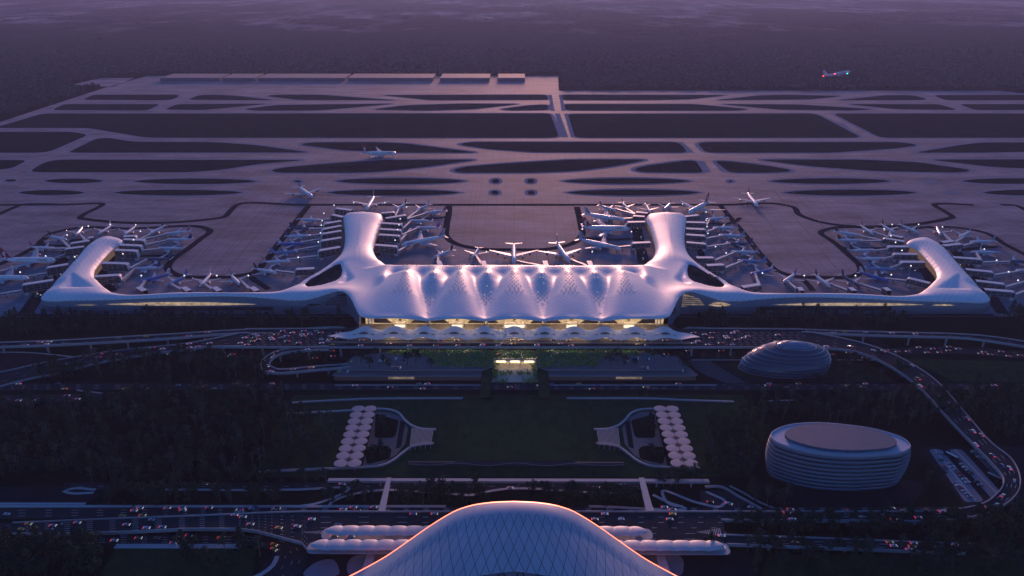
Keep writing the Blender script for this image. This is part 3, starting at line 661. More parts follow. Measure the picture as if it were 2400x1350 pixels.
# the departures forecourt
dk = MB(); poly = pxpoly([(470,813.6),(1945,814),(1990,806),(1960,790),(1888,778),(1880,772.5),(1640,771),(1586,768.6)], ZD)+[(166, 690), (-166, 690)]+pxpoly([(828,768.6),(770,771),(575,772.3),(520,790)], ZD)
dk.prism(poly, ZD-1.6, ZD, 1, 0); dko = struct(dk.build('forecourt_deck', [M_DECK, M_CONC]))
pv = MB(); pv.prism([(-170, 652), (170, 652), (163, 689.5), (-163, 689.5)], ZD+.005, ZD+.16); struct(pv.build('entrance_pavement', M_PAVE))
pv = MB(); a = P(790, 802, ZD); b = P(1622, 802, ZD); pv.prism(roundpoly([(a.x, a.y-2.2), (b.x, a.y-2.2), (b.x, a.y+2.2), (a.x, a.y+2.2)], 2.2), ZD+.005, ZD+.16); struct(pv.build('traffic_island', M_PAVE))
def parapet(pxs, z, parent, h=1.2, w=.5, d=1.2):
    pb = MB(); pts = [P(x, y, z) for x, y in pxs]
    for a, b in zip(pts[:-1], pts[1:]): pb.beam(a+Vector((0, 0, (h-d)/2)), b+Vector((0, 0, (h-d)/2)), w, h+d)
    pb.build('parapet', M_CONC, parent)
parapet([(475,814),(1940,814.4)], ZD, dko); parapet([(1640,770.6),(1880,772)], ZD, dko); parapet([(575,771.8),(770,770.6)], ZD, dko)
for x in range(520, 1960, 92):
    if 900 < x < 1500: continue
    p = P(x, 812.5, ZD); pb = MB(); pb.box((p.x, p.y+3, (ZD-1.6)/2), (1.4, 2.6, ZD-1.6)); pb.build('pier', M_CONC, dko)
for sg in (-1, 1):
    pv = MB(); q = [(1612,766),(1650,766.5),(1700,770.3),(1600,770.5)]; w = [P(x, y, ZD) for x, y in q]; pv.prism([(sg*abs(p.x), p.y) for p in w], ZD-1, ZD+.1); struct(pv.build('side_terrace', M_PAVE))
def lanes_of(y0, y1, x0, x1, z, lanes):  # straight road as edge rows
    return [(x0, y0, x0, y1, z), ((x0+x1)/2, y0, (x0+x1)/2, y1, z), (x1, y0, x1, y1, z)]
PATHS['deck_left'] = ([P(480,775,ZD), P(800,775,ZD)], [P(480,811,ZD), P(800,811,ZD)], 9)
PATHS['deck_right'] = ([P(1610,775,ZD), P(1930,777,ZD)], [P(1610,811,ZD), P(1930,811,ZD)], 9)
PATHS['deck_front'] = ([P(800,805,ZD), P(1610,805,ZD)], [P(800,812,ZD), P(1610,812,ZD)], 3)
PATHS['deck_canopy'] = ([P(800,797,ZD), P(1610,797,ZD)], [P(800,800,ZD), P(1610,800,ZD)], 1)
for k in list(PATHS): PATHS[k] = (np.array(PATHS[k][0]), np.array(PATHS[k][1]), PATHS[k][2])
for kx0, kx1 in ((560, 790), (1625, 1900)):
    for l in range(1, 9):
        y = 775+36*l/9
        for x in np.arange(kx0+(l % 3)*3, kx1, 17.0):
            a = P(x, y, ZD+.02); b = P(x+8, y, ZD+.02); MARK.add([a+Vector((0, -.12, 0)), b+Vector((0, -.12, 0)), b+Vector((0, .12, 0)), a+Vector((0, .12, 0))], [(0, 1, 2, 3)])
strip('upper_ramp_road', [(-160,810,-160,820,8), (0,803.5,0,814,9.5), (125,799,125,809.5,11), (250,792,250,803,12), (400,783.5,400,794,12), (500,777,500,785.5,12), (580,772.6,580,780.5,12.01)], piers=34, lanes=2, key='ramp_upper_left')
strip('lower_ramp_road', [(-120,893,-60,925,.6), (0,873,50,893,.8), (100,851,145,873,1.5), (177,837,220,853,2.5), (260,824,300,838,5), (350,814.5,390,825.5,9), (450,803.5,480,814,12.02), (560,782,570,812,12.03)], piers=36, lanes=3, key='ramp_lower_left')
strip('curved_ramp_road', [(1888,777,1880,814,12.03), (1985,795.5,1985,821,12), (2062,817.5,2050,841,11.5), (2135,852,2110,874,11), (2200,898,2165,919,10.6), (2262,968,2225,985,10.2), (2320,1035,2285,1047,9.8), (2372,1078,2330,1094,9.4), (2392,1126,2352,1126,9), (2375,1168,2335,1158,8.6), (2310,1206,2290,1185,8.3), (2200,1222,2190,1198,8.1), (2050,1222,2050,1199.5,8), (1690,1220,1690,1199.6,8.03)], piers=34, lanes=4, key='ramp_curved')
strip('upper_ramp_road', [(1878,772.4,1878,779,12.01), (1990,776.5,1990,784.5,12), (2110,779.5,2110,788.5,12), (2240,783,2240,792,11.3), (2320,789,2312,799,10), (2430,805,2420,816,8.5)], piers=36, lanes=2, key='ramp_upper_right')
strip('loop_ramp_road', [(770,812,770,819.5,11.8), (690,815.6,700,823.5,11), (642,826,655,831,10.2), (613,848,632,851,9), (618,869,642,862,8), (660,875.5,665,866,7.6), (740,868,735,859.5,7.3), (822,861,815,853.5,7.2)], piers=26, lanes=2, key='loop')
strip('ground_road', lanes_of(821, 842, 420, 2090, .2, 5), par=False, kind='g', lanes=5, key='arrivals')
strip('ground_road', [(1930,825,1930,843,.24), (2060,817,2060,833,.24), (2200,812,2200,829,.24), (2300,815,2300,832,.24), (2460,829,2460,848,.24)], par=False, kind='g', lanes=4, key='east_link')
strip('highway_road', [(-80,899,-80,916,.2), (300,898.5,300,914,.2), (1200,898.5,1200,914.5,.2), (2480,898.5,2480,914.5,.2)], par=False, kind='g', lanes=4, key='highway')
strip('ground_road', lanes_of(1131, 1149, 150, 1500, .2, 3), par=False, kind='g', lanes=2, key='sunken')
strip('ground_road', [(-60,1189.5,-60,1217,.2), (300,1189.5,300,1213,.2), (560,1189.5,560,1203,.2), (720,1189,720,1199,.2), (2300,1188,2300,1199,.2)], par=False, kind='g', lanes=4, key='south_ground')
strip('viaduct_road', [(30,1226,30,1252,.3), (150,1221,150,1253,1.5), (292,1215,292,1248,4), (437,1210,437,1241,6.5), (560,1205,560,1241,8), (600,1203,600,1246,8), (640,1201.6,640,1256,8), (708,1199.6,708,1274,8), (722,1199.6,722,1291,8), (960,1199.6,960,1291,8), (1450,1199.6,1450,1291,8), (1698,1199.6,1698,1291,8)], lin=True, piers=40, lanes=7, key='viaduct')
strip('viaduct_road', [(1696,1254,1704,1277,7.9), (1900,1261,1900,1284,7), (2100,1269,2080,1291,5), (2275,1275,2262,1298,2)], piers=45, lanes=3, key='viaduct_east')
strip('ground_road', [(-60,1224,-60,1250,.22), (50,1226,50,1251,.22), (180,1229,180,1252,.21)], par=False, kind='g', lanes=4, key='south_west')
strip('ground_road', [(150,1255,150,1276,.2), (450,1253,450,1277,.2), (600,1253,590,1280,.2), (690,1268,640,1294,.2), (720,1300,652,1318,.2), (700,1352,628,1345,.2), (660,1400,560,1390,.2)], par=False, kind='g', lanes=4, key='south_loop')
strip('ground_road', [(200,838,200,850,.18), (330,822,330,836,.18), (480,819,480,834,.18)], par=False, kind='g', lanes=2, key='west_link')
strip('ground_road', [(-40,926,-40,946,.2), (90,925,90,944,.2), (240,922,240,938,.2)], par=False, kind='g', lanes=2, key='west_spur')
strip('ground_road', [(1640,1149,1640,1186,.19), (1700,1152,1690,1189,.19), (1760,1175,1735,1190,.19)], par=False, kind='g', lanes=2, key='turn', dash=False)
strip('park_path', [(1765,1040,1785,1040,.1), (1725,1060,1745,1064,.1), (1715,1090,1735,1090,.1), (1745,1125,1760,1120,.1), (1830,1160,1840,1150,.1)], par=False, kind='g', lanes=1, m=M_ASPH, dash=False, key='path1')
strip('service_road', [(1610,843,1660,843,.17), (1640,872,1690,862,.17), (1700,898,1750,898,.17)], par=False, kind='g', lanes=1, m=M_CPATH, dash=False, key='path2')
strip('service_road', [(1680,850,1710,850,.16), (1690,875,1722,868,.16), (1740,892,1760,885,.16), (1960,892,1960,885,.16), (2000,880,1985,878,.16)], par=False, kind='g', lanes=1, m=M_ASPH, dash=False, key='path3')
strip('service_road', [(1985,738,1960,738,.15), (2020,768,1995,768,.15), (2090,815,2060,815,.15)], par=False, kind='g', lanes=1, m=M_ASPH, dash=False, key='path4')
strip('service_road', [(30,736,2330,736,.13), (30,741,2330,741,.13)], par=False, kind='g', lanes=1, m=M_ASPH, dash=False, key='path5')
for pl in ([(-60,1141),(200,1138),(240,1160),(200,1180),(-60,1180)], [(-40,828),(60,827),(172,837),(120,852),(0,873),(-60,880)]):
    mb = MB(); mb.poly([(*p, .11) for p in pxpoly(pl)]); struct(mb.build('parking_lot', M_ASPH))
mk = struct(MARK.build('lane_marking', M_MARK))
# gore hatching and pale kerb strips
KERBS = [([(-60,1187.2),(1045,1187.2)],2.6), ([(1380,1187.2),(1595,1187.2),(1580,1183),(1530,1160)],2.4), ([(-60,1181),(201,1181)],2.2), ([(225,1148),(160,1148),(149,1152),(160,1155.5),(220,1155.5)],2.2), ([(320,1148),(450,1148),(560,1149),(690,1148),(818,1147),(735,1182),(700,1187)],2.2),
  ([(1600,1187.5),(1570,1183),(1552,1152),(1640,1180),(1690,1187),(1700,1178),(1655,1153)],2.2), ([(770,1187),(775,1180),(822,1160),(850,1154),(1030,1154.5),(1120,1158.5),(1135,1154.5),(1400,1155),(1460,1156)],2.2), ([(270,1280.5),(345,1280.5),(480,1280.5),(565,1280.5)],4.0), ([(650,1304),(640,1325),(615,1345),(590,1356)],3.0),
  ([(785,903),(1130,903)],1.4), ([(1285,903),(1680,903)],1.4), ([(1620,844),(2050,844)],1.6), ([(-20,826),(60,826.5),(177,837)],1.6), ([(1790,940),(1870,938)],1.4), ([(180,915),(240,922)],1.4)]
for k, (c, w) in enumerate(KERBS):
    mb = MB(); pts = catmull([tuple(P(*q)[:2]) for q in c], 3); vs = []
    for i in range(len(pts)):
        a = Vector(pts[max(i-1, 0)]); b = Vector(pts[min(i+1, len(pts)-1)]); d = (b-a).normalized(); s = Vector((-d.y, d.x)); p = Vector(pts[i]); vs.append([(*(p+s*w/2), .02), (*(p+s*w/2), .34+.003*k), (*(p-s*w/2), .34+.003*k), (*(p-s*w/2), .02)])
    mb.loft(vs, False); struct(mb.build('kerb', M_KERB))
mb = MB()
for (x0, x1, yc, h0, h1, z) in ((706,765,1247.5,1,10,8.02), (1633,1690,1247,2,20,8.02), (760,800,801.5,1,5,ZD+.02), (575,640,780.5,3,4,ZD+.02)):
    for k in range(14):
        x = x0+(x1-x0)*k/14; h = h0+(h1-h0)*k/14; a = P(x, yc-h/2, z+.02); b = P(x+3.5, yc+h/2, z+.02); mb.add([a, a+Vector((.35, 0, 0)), b+Vector((.35, 0, 0)), b], [(0, 3, 2, 1)])
struct(mb.build('gore_marking', M_MARK))
# ---------------------------------------------------------------- cars
M_CGLASS = mat('car_glass', (.015, .017, .02), .1, spec=.8); M_TYRE = mat('tyre_rubber', (.012, .012, .012), .9)
M_HEAD = nosample(mat('headlight_lens', (.8, .8, .8), .3, emit=(1, .95, .85), estr=.8)); M_TAIL = nosample(mat('tail_light_lens', (.3, .02, .02), .3, emit=(1, .05, .06), estr=1.5))
M_OFF = mat('unlit_lamp_lens', (.4, .4, .42), .2)
PAINT = {'white': mat('white_car_paint', (.62, .63, .65), .3, coat=.6), 'silver': mat('silver_car_paint', (.36, .37, .40), .3, metal=.5, coat=.6), 'blue': mat('blue_car_paint', (.05, .09, .30), .3, coat=.6),
         'black': mat('black_car_paint', (.02, .02, .022), .25, coat=.6), 'yellow': mat('yellow_car_paint', (.55, .42, .08), .35, coat=.4), 'red': mat('red_car_paint', (.35, .03, .03), .3, coat=.6)}
def car_body(L=4.6, W_=1.85, H=1.45, van=False):
    mb = MB(); prof = [(-L/2, .35, .55), (-L/2+.1, .30, .85), (-L/2+.9, .30, .92), (-L/2+1.2 if not van else -L/2+.3, .3, H*.98), (0, .3, H), (L/2-2.0 if not van else L/2-1.4, .3, H*.97), (L/2-1.2, .3, .95), (L/2-.1, .30, .72), (L/2, .35, .5)]
    rings = [[(x, s*W_/2*(.97 if zt < 1 else .80), z) for s, z in ((-1, zb), (1, zb))]+[(x, s*W_/2*(1.0 if zt < 1 else .78), zt) for s in (1, -1)] for x, zb, zt in prof]
    mb.loft(rings, True, 0, True)
    def quad(x0, x1, y, z0, z1, ins): mb.add([(x0, y, z0), (x1, y, z0), (x1-.25, y*ins, z1), (x0+.25, y*ins, z1)], [(0, 1, 2, 3)], 1)
    xr, xf = (-L/2+1.0, L/2-1.3) if not van else (-L/2+.4, L/2-1.2)
    for s in (-1, 1): quad(xr, xf, s*W_/2*.985, .93, H*.93, .84)
    mb.add([(xf+.1, -W_*.38, .97), (xf+.1, W_*.38, .97), (L/2-1.95 if not van else L/2-1.45, W_*.34, H*.96), (L/2-1.95 if not van else L/2-1.45, -W_*.34, H*.96)], [(0, 1, 2, 3)], 1)
    for sx in (-1, 1):
        for sy in (-1, 1): mb.tube([(sx*L*.30, sy*(W_/2-.22), .33), (sx*L*.30, sy*(W_/2+.01), .33)], [.33, .33], 8, 2)
    return mb
def lamp_mb(xc, zc, w=.34, h=.2, W_=1.85, s=1):
    mb = MB(); mb.box((xc, s*W_*.36, zc), (.14, w, h)); return mb
L_, W__ = 4.6, 1.85
CAR_NEAR = car_body().mesh('car_body', [PAINT['white'], M_CGLASS, M_TYRE])
cf_ = car_body(); 
CAR_DARK = CAR_NEAR
for s in (-1, 1): cf_.box((L_/2+.03, s*.66, .62), (.14, .36, .2), 0, 3); cf_.box((-L_/2-.03, s*.66, .76), (.14, .36, .2), 0, 4)
CAR_FAR = cf_.mesh('car_with_lamps', [PAINT['white'], M_CGLASS, M_TYRE, M_HEAD, M_TAIL])
HEADS = [lamp_mb(L_/2+.03, .62, s=s).mesh('headlight', M_HEAD) for s in (-1, 1)]; TAILS = [lamp_mb(-L_/2-.03, .76, s=s).mesh('tail_light', M_TAIL) for s in (-1, 1)]
def set_paint(o, c):
    o.material_slots[0].link = 'OBJECT'; o.material_slots[0].material = PAINT[c]
rc = random.Random(11); CARS = []
def cars_on(key, n, dirn, lit=1.0, t0=0, t1=1, place='', lanes=None, detail=False, mix=('white', 'white', 'white', 'silver', 'silver', 'black', 'blue', 'yellow')):
    Ls, Rs, ln = PATHS[key]; ln = lanes or ln; C = (Ls+Rs)/2; cum = np.concatenate([[0], np.cumsum(np.linalg.norm(np.diff(C, axis=0), axis=1))]); used = []
    tries = 0; k = 0
    while k < n and tries < n*30:
        tries += 1; t = t0+(t1-t0)*rc.random(); l = rc.randrange(ln); s = t*cum[-1]
        if any(l == l2 and abs(s-s2) < 7.5 for l2, s2 in used): continue
        used.append((l, s)); i = min(max(int(np.searchsorted(cum, s))-1, 0), len(C)-2); q = (s-cum[i])/max(cum[i+1]-cum[i], 1e-6)
        a = Ls[i]*(1-q)+Ls[i+1]*q; b = Rs[i]*(1-q)+Rs[i+1]*q; off = (l+.5)/ln; p = a*(1-off)+b*off; d = C[i+1]-C[i]
        dd = dirn if dirn else (1 if l < ln/2 else -1)
        CARS.append(dict(p=p+np.array([0, 0, .02]), rz=math.atan2(d[1]*dd, d[0]*dd), col=rc.choice(mix), lit=rc.random() < lit, place=place, det=detail)); k += 1
for key, n, dr, t0, t1, pl, det in (('viaduct', 36, 1, .02, 1, 'on the wide viaduct road behind the dome', True), ('south_ground', 20, 1, 0, .42, 'on the street below the viaduct, west part', True), ('south_ground', 10, 1, .55, 1, 'on the street below the viaduct, east part', True), ('viaduct_east', 10, 1, .03, .95, 'on the descending road east of the white canopies', True),
      ('south_west', 4, 1, .1, .95, 'on the road joining the viaduct at the west edge', True), ('south_loop', 10, 1, .05, .75, 'on the road passing under the viaduct in the south-west', True), ('ramp_curved', 32, -1, .02, .97, 'on the long curving ramp', True),
      ('sunken', 6, 1, .15, .97, 'on the sunken road under the long concrete beam', True), ('highway', 38, -1, .01, .98, 'on the straight highway below the planted terraces', False), ('loop', 9, 1, .08, .95, 'on the small loop ramp', False),
      ('deck_left', 32, -1, .25, .98, 'on the wide forecourt deck left of the canopy', False), ('deck_right', 20, -1, .02, .85, 'on the wide forecourt deck right of the canopy', False), ('deck_front', 18, -1, .02, .98, 'on the forecourt lanes in front of the scalloped canopy', False),
      ('ramp_lower_left', 17, -1, .1, .9, 'on the lower ramp at the west side', False), ('ramp_upper_left', 9, 1, .2, .95, 'on the upper ramp at the west side', False), ('ramp_upper_right', 6, -1, .08, .8, 'on the upper ramp at the east side', False), ('turn', 2, 1, .2, .8, 'on the slip road beside the stacked oval building', True)):
    cars_on(key, n, dr, .75, t0, t1, pl, None, det)
FARCARS_FROM = len(CARS)
for key, n, dr, t0, t1 in (('arrivals', 38, -1, .02, .98), ('east_link', 16, -1, .2, .9), ('deck_canopy', 12, -1, .03, .97), ('west_link', 5, 1, .1, .9), ('west_spur', 4, 1, .1, .9)): cars_on(key, n, dr, 1, t0, t1)
indiv = CARS[:FARCARS_FROM]; PARK = []
def world_car(px, py, rz, col, place, z=.2): PARK.append(dict(p=np.array(tuple(P(px, py, z))), rz=rz, col=col, lit=False, place=place, det=False))
CARCOUNT = {}
def emit_cars(lst, verb):
    groups = {}
    for c in lst: groups.setdefault((c['place'], c['col']), []).append(c)
    for (pl, col), g_ in groups.items():
        g_.sort(key=lambda c: proj(c['p'])[0])
        for i, c in enumerate(g_):
            nm = 'car' if verb == 'driving' else 'parked_car'
            if c['det']:
                r = empty(nm, tuple(c['p']), c['rz']); b = link('body', CAR_NEAR, r); set_paint(b, col)
                for hm_, nm2 in ((HEADS, 'headlight'), (TAILS, 'tail_light')):
                    for me in hm_:
                        k = link(nm2, me, r)
                        if not c['lit']: k.material_slots[0].link = 'OBJECT'; k.material_slots[0].material = M_OFF
            else:
                r = link(nm, CAR_FAR); r.location = tuple(c['p']); r.rotation_euler = (0, 0, c['rz']); set_paint(r, col)
                if not c['lit']:
                    for sl in (3, 4): r.material_slots[sl].link = 'OBJECT'; r.material_slots[sl].material = M_OFF
            pos = '' if len(g_) == 1 else (ordw(i)+' ' if 0 < i < len(g_)-1 else '')
            end = '' if len(g_) == 1 else (', leftmost of them' if i == 0 else ', rightmost of them' if i == len(g_)-1 else ' from the left')
            lab = (pos+col+' car '+pl+end) if pos else (col+' car '+pl+end)
            tag(r, lab, 'car', ('cars ' if verb == 'driving' else 'cars parked ')+pl)
emit_cars(indiv, 'driving')
tf = MB()
for c in CARS[FARCARS_FROM:]:
    cs, sn = math.cos(c['rz']), math.sin(c['rz']); x, y, z = c['p']
    tr = lambda v: (x+v[0]*cs-v[1]*sn, y+v[0]*sn+v[1]*cs, z+v[2])
    n0 = len(tf.v); tf.v += [tr(v) for v in cf_.v]; tf.f += [tuple(i+n0 for i in f) for f in cf_.f]; ci = {'white': 0, 'silver': 0, 'black': 5, 'blue': 6, 'yellow': 0}[c['col']]; tf.m += [ci if m_ == 0 else m_ for m_ in cf_.m]
tfo = tf.build('traffic', [PAINT['silver'], M_CGLASS, M_TYRE, M_HEAD, M_TAIL, PAINT['black'], PAINT['blue']]); struct(tfo, 'stuff'); tfo['label'] = 'mass of cars with red tail lights in the shade under the forecourt deck'
# ---------------------------------------------------------------- aircraft
DEFER = []
def tagq(o, label, cat, group=None): DEFER.append((o, label, cat, group))
def fl():   # deferred labels: where several read the same, say which by their order in the row
    seen = {}
    for r in DEFER: seen.setdefault(r[1], []).append(r)
    for lab, rs in seen.items():
        rs.sort(key=lambda r: proj(r[0].matrix_basis.translation)[0])
        for i, (o, l, c, g) in enumerate(rs):
            if len(rs) == 1: s = l
            elif i == 0: s = l+', leftmost'
            elif i == len(rs)-1: s = l+', rightmost'
            else: s = l+', '+ordw(i)+' from the left'
            tag(o, s, c, g)
LIV = {'white': (.72, .74, .78), 'bright white': (.88, .88, .88), 'navy': (.035, .05, .13), 'blue': (.05, .13, .46), 'light blue': (.13, .26, .48), 'red': (.40, .03, .04), 'black': (.02, .02, .025), 'dark blue': (.03, .05, .17), 'green': (.03, .09, .05), 'pink': (.45, .16, .24), 'grey': (.33, .35, .39), 'purple': (.07, .05, .12), 'violet': (.35, .14, .32), 'red and white': (.62, .30, .32), 'silver': (.5, .52, .56)}
LM = {k: mat(k.replace(' ', '_')+'_aircraft_paint', v, .35, coat=.4) for k, v in LIV.items()}
M_WING = mat('aircraft_wing_grey', (.38, .41, .47), .45); M_WIN = mat('cabin_window_band', (.03, .035, .045), .2, spec=.8); M_NAC = mat('engine_cowling', (.62, .63, .66), .3); M_FAN = mat('engine_intake', (.02, .02, .02), .5)
M_NAVR = nosample(mat('red_navigation_lamp', (.5, .05, .05), .4, emit=(1, .04, .06), estr=3.0)); M_NAVG = nosample(mat('green_navigation_lamp', (.05, .5, .4), .4, emit=(.1, 1, .8), estr=3.0))
def fuselage(L, r, rz, zc, hump=False, belly=False):
    mb = MB(); st = [(0, .04, -.30), (.006, .20, -.28), (.018, .42, -.20), (.04, .68, -.10), (.075, .90, -.03), (.12, 1, 0), (.30, 1, 0), (.64, 1, 0), (.74, .92, .06), (.83, .72, .22), (.91, .46, .42), (.97, .24, .56), (1, .08, .62)]
    rings = []; n = 14
    for t, k, dz in st:
        ring = []
        for i in range(n):
            a = 2*PI*i/n; zz_ = math.sin(a)*rz*k; 
            if hump and zz_ > 0: zz_ *= 1+.32*max(0, 1-abs((t-.13)/.13))**.5 if t < .26 else 1
            ring.append((-t*L, math.cos(a)*r*k, zc+dz*rz+zz_))
        rings.append(ring)
    mb.loft(rings, True, 0, True)
    if belly:
        for j in range(len(rings)-1):
            for i in range(n):
                if math.sin(2*PI*(i+.5)/n) < -.35: mb.m[j*n+i] = 2
    for s in (-1, 1):
        rows = [.12] if rz < 3 else [.12, .55] if rz > 3.4 else [.15]
        for hz_ in rows:
            y = r*math.sqrt(1-hz_*hz_)*1.006; mb.add([(-L*.12, s*y, zc+hz_*rz-.2), (-L*.70, s*y, zc+hz_*rz-.2), (-L*.70, s*y*.995, zc+hz_*rz+.22), (-L*.12, s*y*.995, zc+hz_*rz+.22)], [(0, 1, 2, 3)], 1)
    kx = .035; mb.add([(-L*kx, -r*.52, zc+rz*.38), (-L*kx, r*.52, zc+rz*.38), (-L*(kx+.012), r*.60, zc+rz*.58), (-L*(kx+.012), -r*.60, zc+rz*.58)], [(0, 1, 2, 3)], 1)
    for gx, gy in ((-.10, 0), (-.47, 1.4), (-.47, -1.4)):
        for d in (-.45, .45): mb.box((gx*L, gy*r/2+d*.5, .55), (1.1, .35, 1.1), 0, 3)
        mb.box((gx*L, gy*r/2, zc*.45), (.35, .35, zc*.8), 0, 1)
    return mb
def surf(root, tip, th):   # root, tip: (x_front, x_back, y, z) -> thin tapered wing
    mb = MB(); rr = []
    for (xf, xb, y, z), k in ((root, 1.0), (tip, .35)):
        t = th*k; c = xf-xb; rr.append([(xf, y, z), (xf-c*.3, y, z+t), (xb, y, z), (xf-c*.3, y, z-t*.6)])
    mb.loft(rr, True, 0, True); return mb
def fin_mb(xf, xb, z0, xft, xbt, z1, th):
    mb = MB(); a = [(xf, 0, z0), ((xf+xb)/2, th, z0), (xb, 0, z0), ((xf+xb)/2, -th, z0)]; b = [(xft, 0, z1), ((xft+xbt)/2, th*.4, z1), (xbt, 0, z1), ((xft+xbt)/2, -th*.4, z1)]
    mb.loft([a, b], True, 0, True); return mb
def engine_mb(x, y, z, r, L):
    mb = MB(); mb.tube([(x, y, z), (x-L*.35, y, z), (x-L, y, z)], [r, r*1.05, r*.6], 12, 0); mb.box((x-L*.55, y, z+r*1.1), (L*.7, .3, r*.9)); mb.tube([(x+.02, y, z), (x+.03, y, z)], [r*.85, r*.85], 12, 1); return mb
TYPES = {}
def deftype(n, L, r, rz, zc, span, eng, fin, hump=False, belly=False, wl=None):
    d = {'L': L, 'zc': zc, 'r': r, 'rz': rz, 'fin': fin, 'parts': []}
    d['parts'].append(('fuselage', fuselage(L, r, rz, zc, hump, belly).mesh('fuselage', [LM['white'], M_WIN, LM['red'], M_FAN], True), 'body'))
    sp = span/2; rx = -L*.33; cr = L*.20; sw = sp*.52
    for s in (-1, 1):
        d['parts'].append(('wing', surf((rx, rx-cr, s*r*.55, zc-rz*.55), (rx-sw-L*.02, rx-sw-L*.02-cr*.27, s*sp, zc-rz*.55+sp*.09), r*.22).mesh('wing', M_WING), 'wing'))
        d['parts'].append(('winglet', surf((rx-sw-L*.02, rx-sw-L*.02-cr*.27, s*sp, zc-rz*.55+sp*.09), (rx-sw-L*.05, rx-sw-L*.05-cr*.15, s*(sp+.6), zc-rz*.55+sp*.09+span*.035), .12).mesh('winglet', M_WING), 'tail'))
        d['parts'].append(('tailplane', surf((-L*.885, -L*.985, s*r*.25, zc+rz*.45), (-L*.955, -L*1.0, s*sp*.36, zc+rz*.55), r*.12).mesh('tailplane', M_WING), 'wing'))
        for (ex, ey, er, el) in eng: d['parts'].append(('engine', engine_mb(-L*ex, s*sp*ey, zc-rz*.55+sp*.09*ey-er*1.25, er, el).mesh('engine', [M_NAC, M_FAN], True), 'engine'))
    xf, xb, xft, xbt, zt = fin
    d['parts'].append(('tail_fin', fin_mb(-L*xf, -L*xb, zc+rz*.55, -L*xft, -L*xbt, zt, .32).mesh('tail_fin', LM['white']), 'tail'))
    TYPES[n] = d
deftype('narrow', 38, 2.0, 2.05, 3.5, 35, [(.335, .34, 1.15, 4.4)], (.80, .965, .93, 1.0, 12.0))
deftype('jumbo', 72, 3.25, 3.4, 5.4, 66, [(.36, .36, 1.5, 6), (.50, .66, 1.5, 6)], (.80, .965, .935, 1.0, 19.5), True, True)
deftype('wide', 68, 3.1, 3.15, 5.2, 62, [(.36, .34, 1.5, 6), (.47, .62, 1.4, 5.5)], (.81, .965, .94, 1.0, 18))
deftype('super', 71, 3.55, 4.2, 6.2, 79, [(.36, .33, 1.75, 6.5), (.49, .62, 1.75, 6.5)], (.78, .965, .93, 1.0, 24))
SIZEW = {'narrow': 'small', 'jumbo': 'four-engined', 'wide': 'long', 'super': 'huge'}
